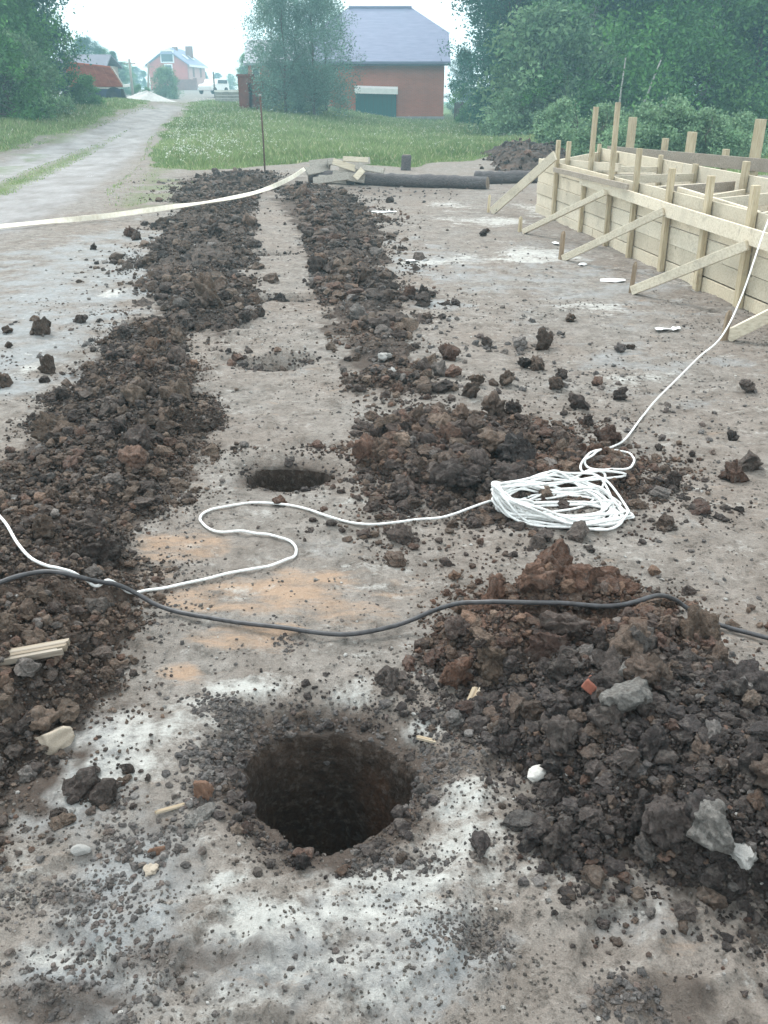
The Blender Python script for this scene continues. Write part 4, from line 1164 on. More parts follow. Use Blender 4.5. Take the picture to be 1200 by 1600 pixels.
    # stakes
    stakes = [((763, 332), 304, 'pale stake at the foot of the farthest brace'), ((812, 362), 338, 'short stake at the foot of the second brace from the far end'), ((876, 405), 361, 'brown stake at the foot of the middle brace'), ((986, 456), 409, 'pointed stake at the foot of the fourth brace'), ((1131, 531), 485, 'grey stake at the foot of the nearest brace beside the cord')]
    for i, ((u, v), vt, lab) in enumerate(stakes):
        p = P(u, v); z = z_for_v(vt, p[1])
        mb = MB(); w = .02
        mb.add([(-w,-w,-.1),(w,-w,-.1),(w,w,-.1),(-w,w,-.1),(-w*.9,-w*.9,z-.03),(w*.9,-w*.9,z-.03),(w*.9,w*.9,z-.03),(-w*.9,w*.9,z-.03),(-w*.3,-w*.5,z),(w*.4,-w*.5,z),(w*.4,w*.3,z),(-w*.3,w*.3,z)],
               [(3,2,1,0),(0,1,5,4),(1,2,6,5),(2,3,7,6),(3,0,4,7),(4,5,9,8),(5,6,10,9),(6,7,11,10),(7,4,8,11),(8,9,10,11)])
        o = mb.build('wooden_stake', M['stake'] if i != 0 and i != 1 else M['woodv']); o.location = tuple(p); o.rotation_euler = (.03 * (i - 2), .04, .4 * i)
        tag(o, lab, 'stake', 'stakes holding the formwork braces')

# ------------------------------------------------------------------ logs and timber scraps
def build_timber():
    def logobj(u0, v0, u1, v1, r, lab, y0=None, y1=None, seed=0):
        p0, p1 = P(u0, v0, r * .7), P(u1, v1, r * .7)
        rr = random.Random(seed); L = np.linalg.norm(p1 - p0); k = 22
        root = thing('log', lab, 'log', tuple(p0))
        pts, rs = [], []
        for i in range(k + 1):
            t = i / k; q = p0 + (p1 - p0) * t - p0
            q = q + np.array([0, rr.uniform(-.02, .02), rr.uniform(-.012, .012)])
            pts.append(q); rs.append(r * (1 - .12 * t) * rr.uniform(.94, 1.06))
        mb = MB(); mb.tube(pts, rs, 14, False); mb.build('bark', M['log'], root, True)
        for q, q2, r0 in ((pts[0], pts[1], rs[0]), (pts[-1], pts[-2], rs[-1])):
            mb = MB(); d = (q2 - q) / np.linalg.norm(q2 - q)
            mb.tube([q + d * .002, q + d * .03], r0 * .98, 14); mb.build('cut_end', M['logend'], root)
    logobj(545, 280, 762, 287, .14, 'long dark barked log lying across the far edge of the plot', seed=1)
    logobj(742, 279, 850, 277, .14, 'dark log continuing right towards the formwork behind the first log', seed=2)
    logobj(482, 277, 560, 279, .14, 'short dark log under the pile of scrap boards', seed=3)
    # stump standing behind the log
    p = hit(634, 266); mb = MB(); rs = [.14, .12, .115, .12, .10]
    root = thing('stump', 'dark upright stump standing behind the long log', 'stump', tuple(p))
    mb.tube([(0, 0, -.1), (0, 0, .05), (.01, 0, .2), (.015, 0, .3), (.015, 0, .34)], rs, 12); mb.build('bark', M['log'], root, True)
    mb = MB(); mb.tube([(.015, 0, .338), (.015, 0, .348)], .085, 12); mb.build('cut_end', M['logend'], root)
    def board(u0, v0, z0, u1, v1, z1, w, t, mat, lab, up=(0, -1, .3)):
        w *= 1.35; t *= 1.3
        p0, p1 = P(u0, v0, z0), P(u1, v1, z1)
        mb = MB(); mb.bar((0, 0, 0), Vector(p1 - p0), w, t, up)
        o = mb.build('board', M[mat], None, False, .004); o.location = tuple(p0)
        tag(o, lab, 'board', 'scrap boards piled on the log end')
    board(512, 275, .06, 514, 252, .42, .09, .03, 'scrap', 'short grey board leaning upright on the log end')
    board(520, 252, .44, 556, 264, .30, .09, .035, 'wood', 'bright short board slanting down off the scrap pile top')
    board(525, 254, .38, 578, 251, .40, .10, .03, 'scrap', 'grey board lying level on top of the scrap pile')
    board(540, 257, .37, 600, 267, .30, .08, .03, 'scrap', 'long grey board sloping right along the log top')
    board(490, 283, .10, 545, 275, .22, .10, .04, 'scrap', 'grey board at the front foot of the scrap pile')
    board(520, 272, .20, 570, 280, .12, .12, .04, 'scrap', 'weathered plank across the front of the scrap pile')
    board(555, 279, .14, 567, 265, .30, .09, .04, 'wood', 'pale stub of board propped at the right of the scrap pile')
    board(552, 285, .05, 575, 278, .12, .13, .05, 'scrap', 'broad grey offcut on the ground at the right of the scrap pile')
    board(484, 256, .36, 522, 252, .40, .10, .03, 'scrap', 'grey board at the left top of the scrap pile')
    board(478, 268, .25, 512, 262, .28, .12, .04, 'scrap', 'dark grey board end sticking out left of the scrap pile')
    board(498, 279, .10, 560, 284, .06, .10, .05, 'scrap', 'low grey beam lying in front of the scrap pile')
    board(530, 266, .26, 585, 272, .20, .10, .04, 'scrap', 'brownish board running right out of the scrap pile')
    board(536, 248, .50, 575, 250, .47, .07, .03, 'wood', 'thin pale lath on the very top of the scrap pile')
    # iron rod post
    p = hit(414, 268); zt = z_for_v(150, p[1])
    root = thing('rod', 'thin rusty iron rod standing upright at the meadow edge', 'rod', tuple(p))
    mb = MB(); mb.tube([(0, 0, -.2), (0, 0, zt * .5), (-.02, 0, zt - p[2])], .02, 8); mb.build('shaft', M['rod'], root, True)
    mb = MB(); mb.tube([(-.02, 0, zt - p[2] - .01), (-.02, 0, zt - p[2] + .04)], .035, 8); mb.build('cap', M['stone'], root, True)

# ------------------------------------------------------------------ houses, truck, pillars
def build_houses():
    Y = 68.0
    o = D(594, 190, Y); gx, gz = o[0], 0.0
    root = thing('brick_house', 'red brick house with lilac grey half hipped roof and green garage door', 'house', (gx, Y, gz))
    hw, dep, he = 4.42, 9.4, 3.88
    mb = MB(); mb.box(-hw, hw, 0, dep, .32, he); mb.build('wall', M['brick'], root)
    mb = MB(); mb.box(-hw - .06, hw + .06, -.06, dep + .06, -.6, .34); mb.build('plinth', M['concrete'], root)
    # gable walls above the eaves
    mb = MB(); zr, zh, yr = 7.35, 5.65, dep / 2
    yh0 = yr * (zh - he) / (zr - he); 
    for sx in (-1, 1):
        mb = MB(); x0, x1 = sx * (hw - .25), sx * hw
        mb.add([(x0, 0.05, he - .02), (x0, dep - .05, he - .02), (x0, dep - yh0 - .15, zh - .12), (x0, yh0 + .15, zh - .12), (x1, 0.05, he - .02), (x1, dep - .05, he - .02), (x1, dep - yh0 - .15, zh - .12), (x1, yh0 + .15, zh - .12)],
               [(0, 1, 2, 3), (7, 6, 5, 4), (0, 3, 7, 4), (1, 5, 6, 2), (3, 2, 6, 7)])
        mb.build('gable', M['brick'], root)
    mb = MB(); ex = hw + .38; ov = .45; ze = he - .12; rx = 2.25
    fy, by = -ov, dep + ov
    q0 = (zh - ze) / (zr - ze); yh = fy + (yr - fy) * q0
    A = [(-ex, fy, ze), (ex, fy, ze), (ex, yh, zh), (rx, yr, zr), (-rx, yr, zr), (-ex, yh, zh), (-ex, by, ze), (ex, by, ze), (ex, dep - yh, zh), (-ex, dep - yh, zh)]
    T = .14
    Bt = [(x, y, z - T) for x, y, z in A]
    faces = [(0, 1, 2, 3, 4, 5), (7, 6, 9, 4, 3, 8), (2, 8, 3), (9, 5, 4)]
    vs = A + Bt; n = len(A)
    fs = faces + [tuple(n + i for i in reversed(f)) for f in faces]
    for i, j in ((0, 1), (1, 2), (2, 8), (8, 7), (7, 6), (6, 9), (9, 5), (5, 0)): fs.append((j, i, i + n, j + n))
    mb.add(vs, fs); rf = mb.build('roof', M['roof'], root)
    mb = MB(); mb.box(-ex, ex, fy - .03, fy + .08, ze - .26, ze - .145); mb.build('fascia', M['darksteel'], rf)
    mb = MB(); mb.tube([(-rx, yr, zr + .02), (rx, yr, zr + .02)], .11, 8); mb.build('ridge_cap', M['roof'], rf)
    x0, x1 = D(556, 190, Y)[0] - gx, D(619, 190, Y)[0] - gx
    zt = z_for_v(146, Y)
    mb = MB()
    k = 9
    for i in range(k):
        a = x0 + (x1 - x0) * i / k; mb.box(a, a + (x1 - x0) / k - .015, -.12, -.065, -.1, zt)
    gd = mb.build('garage_door', M['green'], root)
    mb = MB(); mb.box(x0, x1, -.066, -.062, -.1, zt); mb.build('door_backing', M['darksteel'], gd)
    mb = MB(); mb.add([(x0 - .05, -.5, zt + .0), (x1 + .1, -.5, zt - .06), (x1 + .1, -.05, zt + .05), (x0 - .05, -.05, zt + .1), (x0 - .05, -.5, zt + .36), (x1 + .1, -.5, zt + .28), (x1 + .1, -.05, zt + .42), (x0 - .05, -.05, zt + .5)],
                      [(3,2,1,0),(4,5,6,7),(0,1,5,4),(1,2,6,5),(2,3,7,6),(3,0,4,7)]); mb.build('door_canopy', M['white'], root)
    # tall narrow window with pale surround, left
    xw = D(508, 190, Y)[0] - gx
    mb = MB(); mb.box(xw - .42, xw + .42, -.05, -.002, .9, 2.7); w = mb.build('window', M['brickpale'], root)
    mb = MB(); mb.box(xw - .28, xw + .28, -.07, -.052, 1.05, 2.55); mb.build('pane', M['glass'], w)
    # left annexe of the house
    ar = thing('annexe', 'lower brick annexe with grey gable roof left of the house behind the willow', 'house', (D(440, 190, 76)[0], 76, 0))
    mb = MB(); mb.box(-2.4, 2.4, 0, 6, -.5, 4.0); mb.build('wall', M['brick'], ar)
    mb = MB(); zt = z_for_v(62, 79)
    mb.add([(-2.7, -.4, 3.9), (2.7, -.4, 3.9), (2.7, 3, zt), (-2.7, 3, zt), (-2.7, 6.4, 3.9), (2.7, 6.4, 3.9), (-2.7, -.4, 3.75), (2.7, -.4, 3.75), (2.7, 3, zt - .15), (-2.7, 3, zt - .15), (-2.7, 6.4, 3.75), (2.7, 6.4, 3.75)],
           [(0,1,2,3),(3,2,5,4),(6,9,8,7),(9,10,11,8),(0,3,9,6),(3,4,10,9),(1,7,8,2),(2,8,11,5),(0,6,7,1),(4,5,11,10)]); mb.build('roof', M['roofgrey'], ar)
    mb = MB(); mb.box(-2.1, -1.5, -.06, .0, 3.0, 3.6); w = mb.build('window', M['white'], ar)
    mb = MB(); mb.box(-2.02, -1.58, -.075, -.062, 3.08, 3.52); mb.build('pane', M['glass'], w)
    # far red brick house on the rise
    Y2 = 165.0
    c = D(266, 142, Y2); g = 2.4
    fr = thing('brick_house', 'distant red brick house with pink side wall, chimneys and roof windows', 'house', (c[0], Y2, g), rad(-5))
    sc = 1.0
    m_px = np.linalg.norm(D(301, 120, Y2) - D(300, 120, Y2))
    gw = 58 * m_px * 1.06 / 2 ; he = z_for_v(100, Y2) - g; zr = z_for_v(75, Y2) - g; L = 10.5
    mb = MB()
    mb.add([(-gw, 0, -1), (gw, 0, -1), (gw, L, -1), (-gw, L, -1), (-gw, 0, he), (gw, 0, he), (gw, L, he), (-gw, L, he), (-.32 * gw, 0, zr - 1.1), (.32 * gw, 0, zr - 1.1), (.32 * gw, L, zr - 1.1), (-.32 * gw, L, zr - 1.1)],
           [(3,2,1,0),(0,1,5,9,8,4),(2,3,7,11,10,6),(3,0,4,7),(4,8,11,7),(9,5,6,10),(8,9,10,11)]); mb.build('wall', M['farbrick'], fr)
    mb = MB(); mb.box(gw, gw + .12, .15, L - .15, .6, he - .15); mb.build('side_wall', M['brickpale'], fr)
    mb = MB(); mb.box(gw, gw + .16, .15, L - .15, -1, .58); mb.build('white_base', M['white'], fr)
    mb = MB(); o_ = .5
    for sx in (-1, 1):
        p = [(sx * (gw + o_), -o_, he - .3), (sx * (gw + o_), L + o_, he - .3), (sx * .0, L + o_ - 1.6, zr), (sx * .0, 1.4, zr), (sx * .36 * gw, -o_, zr - .95), (sx * .36 * gw, L + o_, zr - .95)]
        f = [(0, 1, 5, 2, 3, 4)]
        v2 = p + [(x, y, z + .16) for x, y, z in p]
        mb.add(v2, [(0, 1, 5, 2, 3, 4), (10, 9, 8, 11, 7, 6), (0, 6, 7, 1), (0, 4, 10, 6), (1, 7, 11, 5), (4, 3, 9, 10), (5, 11, 8, 2)])
    p = [(-.36 * gw, -o_, zr - .94), (.36 * gw, -o_, zr - .94), (0, 1.4, zr)]
    mb.add(p + [(x, y, z + .16) for x, y, z in p], [(2, 1, 0), (3, 4, 5), (0, 1, 4, 3), (1, 2, 5, 4), (2, 0, 3, 5)])
    rf = mb.build('roof', M['roof'], fr)
    mb = MB(); mb.box(gw + o_ - .02, gw + o_ + .12, -o_, L + o_, he - .42, he - .1); mb.build('gutter', M['white'], rf)
    for x, y, h, w in ((-.3, 4.0, .35, .8), (1.3, 6.4, .55, 1.1)):
        mb = MB(); mb.box(x, x + w, y, y + .8, zr - 1.3, zr + h); mb.build('chimney', M['pillar'], rf)
    for y in (3.2, 6.8):
        n = Vector((zr - he + .3, 0, gw + o_)).normalized(); cx = gw * .62; cz = he - .3 + (zr - he + .3) * (gw + o_ - cx) / (gw + o_) + .12
        mb = MB(); mb.bar((cx - n.z * .55 + .1, y, cz + n.x * .55 + .12), (cx + n.z * .55 + .1, y, cz - n.x * .55 + .12), .9, .08, (n.x, 0, n.z)); mb.build('roof_window', M['white'], rf)
    for x, z, w, h in ((.0, he + .35, 1.9, 1.5), (.1, 2.6, 1.0, 1.3)):
        mb = MB(); mb.box(x - w / 2 - .2, x + w / 2 + .2, -.12, -.003, z - .2, z + h + .2); w_ = mb.build('window', M['white'], fr)
        mb = MB(); mb.box(x - w / 2, x + w / 2, -.16, -.123, z, z + h); mb.build('pane', M['glass'], w_)
    for y in (3.0, 7.4):
        mb = MB(); mb.box(gw + .121, gw + .2, y - .45, y + .45, 2.2, 4.0); mb.build('window', M['pillar'], fr)
    # brick yard wall next to it
    p = D(291, 140, 158); mb = MB(); mb.box(-1.6, 1.6, -.2, .2, -.5, z_for_v(124, 158) - 2.2); mb.box(1.3, 1.8, -.3, .3, -.5, z_for_v(122, 158) - 2.2)
    o = mb.build('brick_wall', M['pillar']); o.location = (p[0], 158, 2.2); tag(o, 'dark red brick yard wall in front of the distant house', 'wall')
    # shed roof behind the truck
    c = D(146, 130, 78); sr = thing('shed', 'low shed with a pale grey roof behind the truck', 'shed', (c[0], 78, 1.3))
    zt, zb = z_for_v(85, 80) - 1.3, z_for_v(102, 78) - 1.3
    mb = MB(); mb.box(-2.6, 1.0, 0, 4, -.6, zb); mb.build('wall', M['woodgrey'], sr)
    mb = MB(); mb.add([(-2.9, -.3, zb), (1.3, -.3, zb - .05), (1.1, 2, zt), (-2.9, 2, zt), (-2.9, 4.3, zb), (1.3, 4.3, zb), (-2.9, -.3, zb - .12), (1.3, -.3, zb - .17), (1.1, 2, zt - .12), (-2.9, 2, zt - .12), (-2.9, 4.3, zb - .12), (1.3, 4.3, zb - .12)],
                      [(0,1,2,3),(3,2,5,4),(6,9,8,7),(9,10,11,8),(0,3,9,6),(3,4,10,9),(1,7,8,2),(2,8,11,5),(0,6,7,1),(4,5,11,10)]); mb.build('roof', M['shedroof'], sr)
    # pillars
    for u, vt, vb, w, lab in ((387, 116, 180, .36, 'taller brick gate pillar left of the iron rod'), (403, 127, 188, .36, 'shorter brick gate pillar just behind the iron rod')):
        y = 52.0; p = D(u, vb, y); zt = z_for_v(vt, y) - p[2]
        r = thing('gate_pillar', lab, 'pillar', tuple(p), 0, 'brick gate pillars')
        mb = MB(); mb.box(-w, w, -w, w, -.4, zt - .1); mb.build('shaft', M['pillar'], r)
        mb = MB(); mb.box(-w - .06, w + .06, -w - .06, w + .06, zt - .098, zt); mb.build('cap', M['pillar'], r)
    # block stack and white car
    y = 62; p = D(359, 168, y); r = thing('block_stack', 'pallet of pale grey blocks left of the gate pillars', 'block stack', tuple(p))
    mb = MB(); h = z_for_v(141, y) - p[2]
    for i in range(4):
        for j in range(4): mb.box(-.8 + .4 * i, -.8 + .4 * i + .385, -.5, .5, .15 + (h - .25) / 4 * j, .15 + (h - .25) / 4 * (j + 1) - .02)
    mb.build('blocks', M['concrete'], r)
    mb = MB(); mb.box(-.85, .85, -.55, .55, 0, .13); mb.build('pallet', M['woodgrey'], r)
    mb = MB(); mb.box(-.83, .83, -.53, .53, h - .1, h); mb.build('cover', M['white'], r)
    y = 105; p = D(334, 146, y); p[2] = z_for_v(147, y)
    cr = thing('parked_car', 'white car parked far off beside the distant house', 'car', tuple(p), rad(70))
    prof = [(-.85, .35), (-.9, .75), (-.8, .95), (-.35, 1.0), (-.15, 1.45), (.75, 1.5), (1.0, 1.0), (1.05, .35)]
    mb = MB(); vs = [(x * 2, -.8, z) for x, z in prof] + [(x * 2, .8, z) for x, z in prof]; n = len(prof)
    mb.add(vs, [tuple(range(n)), tuple(reversed(range(n, 2 * n)))] + [((i + 1) % n, i, i + n, (i + 1) % n + n) for i in range(n)]); mb.build('body', M['white'], cr, False, .05)
    for sy in (-.82, .82):
        mb = MB(); mb.box(-.35, 1.6, sy - .012, sy + .012, 1.02, 1.36); mb.build('window', M['glass'], cr)
        for sx in (-1.15, 1.25):
            mb = MB(); mb.tube([(sx, sy - .08, .33), (sx, sy + .08, .33)], .33, 14); mb.build('wheel', M['rubber'], cr)
    # fence right of the house
    fr = thing('fence', 'dark brown board fence between the house and the wood', 'fence', (gx + hw + .6, 66, 0))
    mb = MB(); rr = random.Random(3)
    for i in range(34): mb.box(i * .13, i * .13 + .12, 0, .03, -.2, 1.25 + rr.uniform(-.05, .05))
    mb.build('boards', M['fence'], fr)
    mb = MB(); mb.box(0, 4.4, .035, .08, .3, .4); mb.box(0, 4.4, .035, .08, .9, 1.0); mb.build('rail', M['fence'], fr)
    # utility poles + wire
    for u, vt, vb, y, lab in ((208, 92, 150, 84, 'thin grey utility pole left of the leaning one near the truck'), (231, 98, 148, 92, 'pale utility pole in front of the distant house')):
        p = D(u, vb, y); zt = z_for_v(vt, y) - p[2]
        r = thing('utility_pole', lab, 'pole', tuple(p), 0, 'utility poles along the track')
        lean = .35 if u > 220 else 0
        mb = MB(); mb.tube([(0, 0, -.5), (lean, 0, zt)], [.13, .09], 8); mb.build('shaft', M['polewood'], r, True)
        mb = MB(); mb.bar((lean - .5, 0, zt - .35), (lean + .5, 0, zt - .35), .08, .08); mb.build('crossarm', M['polewood'], r)
    p = D(336, 150, 100); r = thing('utility_pole', 'short dark pole beside the white car far off', 'pole', tuple(p))
    mb = MB(); mb.tube([(0, 0, -.5), (0, 0, z_for_v(112, 100) - p[2])], .08, 8); mb.build('shaft', M['bark'], r, True)
    # white sand pile
    p = D(219, 160, 66); n, k = 26, 10; vs = []
    for j in range(k + 1):
        for i in range(n):
            a = 2 * math.pi * i / n; q = j / k
            w = 1 + .12 * math.sin(3 * a + 1) + .06 * math.sin(7 * a)
            vs.append((2.3 * q * w * math.cos(a) + .5 * (1 - q), 1.3 * q * w * math.sin(a), .62 * (1 - q) ** 1.0 * (1 + .1 * math.sin(5 * a + q * 4)) + (.1 * (1 - q)) - .04))
    fs = [(j * n + i, j * n + (i + 1) % n, (j + 1) * n + (i + 1) % n, (j + 1) * n + i) for j in range(k) for i in range(n)]
    o = link('sand_pile', np_mesh('sand_pile', np.array(vs), np.array(fs), M['sand'], True)); o.location = (p[0], 66, p[2]); tag(o, 'pale sand pile at the roadside right of the truck', 'sand pile')
    build_truck()

def build_truck():
    y = 58.0; p = D(166, 163, y)
    r = thing('dump_truck', 'old truck with a rusty red tipper body parked left of the track', 'truck', (p[0], y, p[2]), rad(13))
    m = np.linalg.norm(D(301, 120, y) - D(300, 120, y))
    zb, zt = z_for_v(136, y) - p[2], z_for_v(103, y) - p[2]
    x0, x1 = -48 * m, 28 * m
    mb = MB()     # flared tipper body, open top, thick sides
    def shell(xa, xb, f):
        a = [(xa, -1.0, zb), (xb, -1.0, zb + .02), (xb, 1.2, zb), (xa, 1.2, zb), (xa - .1, -1.35, zt + .12), (xb - .55, -1.35, zt - .12), (xb - .55, 1.5, zt - .1), (xa - .1, 1.5, zt + .12)]
        return a
    a = shell(x0, x1, 1); mb.add(a, [(3,2,1,0),(0,1,5,4),(1,2,6,5),(2,3,7,6),(3,0,4,7)])
    cen = Vector((0, .05, (zb + zt) / 2 + .1)); b = [tuple(cen + (Vector(q) - cen) * .93 + Vector((0, 0, .06))) for q in a]
    mb.add(b, [(0,1,2,3),(4,5,1,0),(5,6,2,1),(6,7,3,2),(7,4,0,3)])
    mb.add(a[4:] + b[4:], [(0,1,5,4),(1,2,6,5),(2,3,7,6),(3,0,4,7)])
    bd = mb.build('tipper_body', M['rustred'], r)
    mb = MB()
    for i in range(6):
        t = i / 5; xa = x0 + (x1 - x0) * t; xb = x0 - .1 + (x1 - .45 - x0) * t
        mb.bar((xa, -1.03, zb + .03), (xb, -1.38, zt + .1 - .22 * t), .1, .08, (1, 0, 0))
    mb.build('side_rib', M['rustred'], bd)
    mb = MB(); mb.bar((x0, -1.40, zt + .13), (x1 - .5, -1.40, zt - .10), .1, .1); mb.build('top_rail', M['rustred'], bd)
    mb = MB(); mb.add([(x1 + .03, -1.0, zb + .02), (x1 + .03, 1.2, zb), (x1 - .51, 1.45, zt - .1), (x1 - .51, -1.32, zt - .12), (x1 + .1, -1.0, zb + .02), (x1 + .1, 1.2, zb), (x1 - .44, 1.45, zt - .1), (x1 - .44, -1.32, zt - .12)],
                      [(0,1,2,3),(7,6,5,4),(0,4,5,1),(1,5,6,2),(2,6,7,3),(3,7,4,0)]); mb.build('tailgate', M['woodgrey'], r)
    mb = MB(); mb.bar((x1 + .12, -1.1, zb + .05), (x1 + .35, 1.0, zb + .1), .12, .14); mb.build('tail_bar', M['white'], r)
    mb = MB(); mb.box(x0 - .4, x1 - .1, -.55, -.35, zb - .38, zb - .1); mb.box(x0 - .4, x1 - .1, .45, .65, zb - .38, zb - .1); mb.build('chassis', M['darksteel'], r)
    mb = MB(); mb.box(-.9, .95, -.95, -.36, .28, zb - .1); mb.build('tool_box', M['bluesteel'], r)
    mb = MB(); mb.add([(1.0, -1.0, .15), (1.25, -1.0, .15), (1.05, -1.0, zb - .1), (.95, -1.0, zb - .1), (1.0, 1.0, .15), (1.25, 1.0, .15), (1.05, 1.0, zb - .1), (.95, 1.0, zb - .1)], [(0,1,2,3),(7,6,5,4),(0,4,5,1),(1,5,6,2),(2,6,7,3),(3,7,4,0)]); mb.build('mud_flap', M['rubber'], r)
    for x in (.55, -.65, x0 - .1):
        for sy in (-.95, .85):
            mb = MB(); mb.tube([(x, sy, .46), (x, sy + .3, .46)], .46, 18); w = mb.build('wheel', M['rubber'], r)
            mb = MB(); mb.tube([(x, sy - .02, .46), (x, sy + .02, .46)], .2, 12); mb.build('rim', M['darksteel'], w)
    mb = MB(); mb.box(x0 - 1.9, x0 - .3, -1.1, 1.1, .7, zt + .2); cb = mb.build('cab', M['bluesteel'], r, False, .08)
    mb = MB(); mb.box(x0 - 1.6, x0 - .6, -1.125, -1.103, 1.6, zt); mb.build('cab_window', M['glass'], cb)

# ------------------------------------------------------------------ vegetation
def leaf_mesh(name, centers, sig, per, leaf, rng, pal, droop=.0, mat='leaf'):
    n = len(centers)
    base = np.repeat(centers, per, 0); N_ = len(base)
    sg = np.repeat(sig, per)
    off = rng.normal(size=(N_, 3)) * sg[:, None] * np.array([1, 1, .75])
    off[:, 2] -= droop * np.abs(rng.normal(size=N_)) * sg * 2
    pos = base + off
    nrm = rng.normal(size=(N_, 3)); nrm[:, 2] += .6; nrm /= np.linalg.norm(nrm, axis=1, keepdims=True)
    t = np.cross(nrm, rng.normal(size=(N_, 3))); t /= np.linalg.norm(t, axis=1, keepdims=True)
    b = np.cross(nrm, t)
    L = leaf * rng.uniform(.6, 1.4, N_)[:, None]
    v = np.stack([pos - t * L, pos + b * L * .55 + nrm * L * .12, pos + t * L, pos - b * L * .55 + nrm * L * .12], 1).reshape(-1, 3)
    F = np.arange(N_ * 4).reshape(-1, 4)
    tone = np.repeat(rng.uniform(.7, 1.3, n), per) * rng.uniform(.75, 1.25, N_)
    mix = np.repeat(rng.random(n), per)[:, None] * .7 + rng.random((N_, 1)) * .3
    c = (pal[0] * (1 - mix) + pal[1] * mix) * tone[:, None]
    c = np.concatenate([np.repeat(c, 4, 0), np.ones((N_ * 4, 1))], 1)
    return np_mesh(name, v, F, M[mat], False, {'Col': c})
PG = {'birch': (np.array([.048, .150, .040]), np.array([.10, .235, .062])), 'dark': (np.array([.015, .078, .052]), np.array([.036, .125, .078])), 'light': (np.array([.070, .185, .055]), np.array([.14, .27, .088])),
      'willow': (np.array([.085, .17, .13]), np.array([.15, .25, .19])), 'shrub': (np.array([.085, .175, .080]), np.array([.17, .27, .14])), 'elder': (np.array([.11, .21, .105]), np.array([.23, .35, .20]))}  # willow greens paled and blued, distance haze put into the leaf colour
CROWNS = {}
def make_crown(kind, H, R, base, ncl, per, leaf, seed, pal, shape='round', droop=0.0, bark='bark', lean=0.0):
    """returns (trunk mesh, crown mesh)"""
    rng = np.random.default_rng(seed)
    cs, sg = [], []
    while len(cs) < ncl:
        t = rng.random(); z = base + (H - base) * t
        if shape == 'round': r = R * math.sqrt(max(0, 1 - (2 * t - .85) ** 2 / 1.4)) 
        elif shape == 'spire': r = R * (1 - t) ** .75 * (1 if t > .08 else t / .08)
        elif shape == 'bush': r = R * math.sqrt(max(0, 1 - t ** 2)) 
        else: r = R * (.55 + .45 * math.sin(t * 7 + seed)) * math.sqrt(max(0, 1 - (2 * t - 1) ** 4))
        a = rng.uniform(0, 2 * math.pi)
        lob = 1 + .28 * math.sin(3 * a + z * 1.1 + seed) + .2 * math.sin(5 * a - z * 1.9)
        q = r * lob * rng.random() ** .38
        x, y = q * math.cos(a) + lean * z, q * math.sin(a)
        if float(vnoise(np.array([x * .9 + z * .5 + seed]), np.array([y * .9 + z * .8]), seed)[0]) < .30: continue
        cs.append((x, y, z)); sg.append(rng.uniform(.7, 1.2))
    cs = np.array(cs); sg = np.array(sg) * R * .13
    crown = leaf_mesh(kind + '_crown', cs, sg, per, leaf, rng, pal, droop)
    mb = MB(); k = 8
    tr = [(lean * H * i / k + .12 * math.sin(i * 1.3 + seed) * (i > 0), .1 * math.cos(i * 1.7 + seed) * (i > 0), -.3 + (H * .93 + .3) * i / k) for i in range(k + 1)]
    r0 = .012 * H + .02
    mb.tube(tr, [r0 * (1 - .88 * i / k) for i in range(k + 1)], 8)
    rr = random.Random(seed)
    for i in range(min(26, len(cs))):
        c = cs[rr.randrange(len(cs))]; zb = max(.15 * H, c[2] - rr.uniform(.1, .25) * H); 
        f = zb / (H * .93); j = min(k - 1, int(f * k)); b0 = Vector(tr[j]).lerp(Vector(tr[j + 1]), f * k - j)
        m = b0.lerp(Vector(c), .5) + Vector((0, 0, .05 * H * rr.random()))
        mb.tube([b0, m, Vector(c)], [r0 * .4 * (1 - f * .7), r0 * .24 * (1 - f * .7), r0 * .07], 5, False)
    me = bpy.data.meshes.new(kind + '_trunk'); me.from_pydata(mb.v, [], mb.f); me.materials.append(M[bark]); me.update()
    me.polygons.foreach_set('use_smooth', np.ones(len(me.polygons), bool))
    return me, crown
def plant_tree(name, var, x, y, rz, s, label, cat, group, sz=None):
    z = float(terr(np.array([x]), np.array([y]))[0])
    r = thing(name, label, cat, (x, y, z), rz, group)
    r.scale = (s, s, sz or s)
    link('trunk', var[0], r); link('crown', var[1], r)
    return r
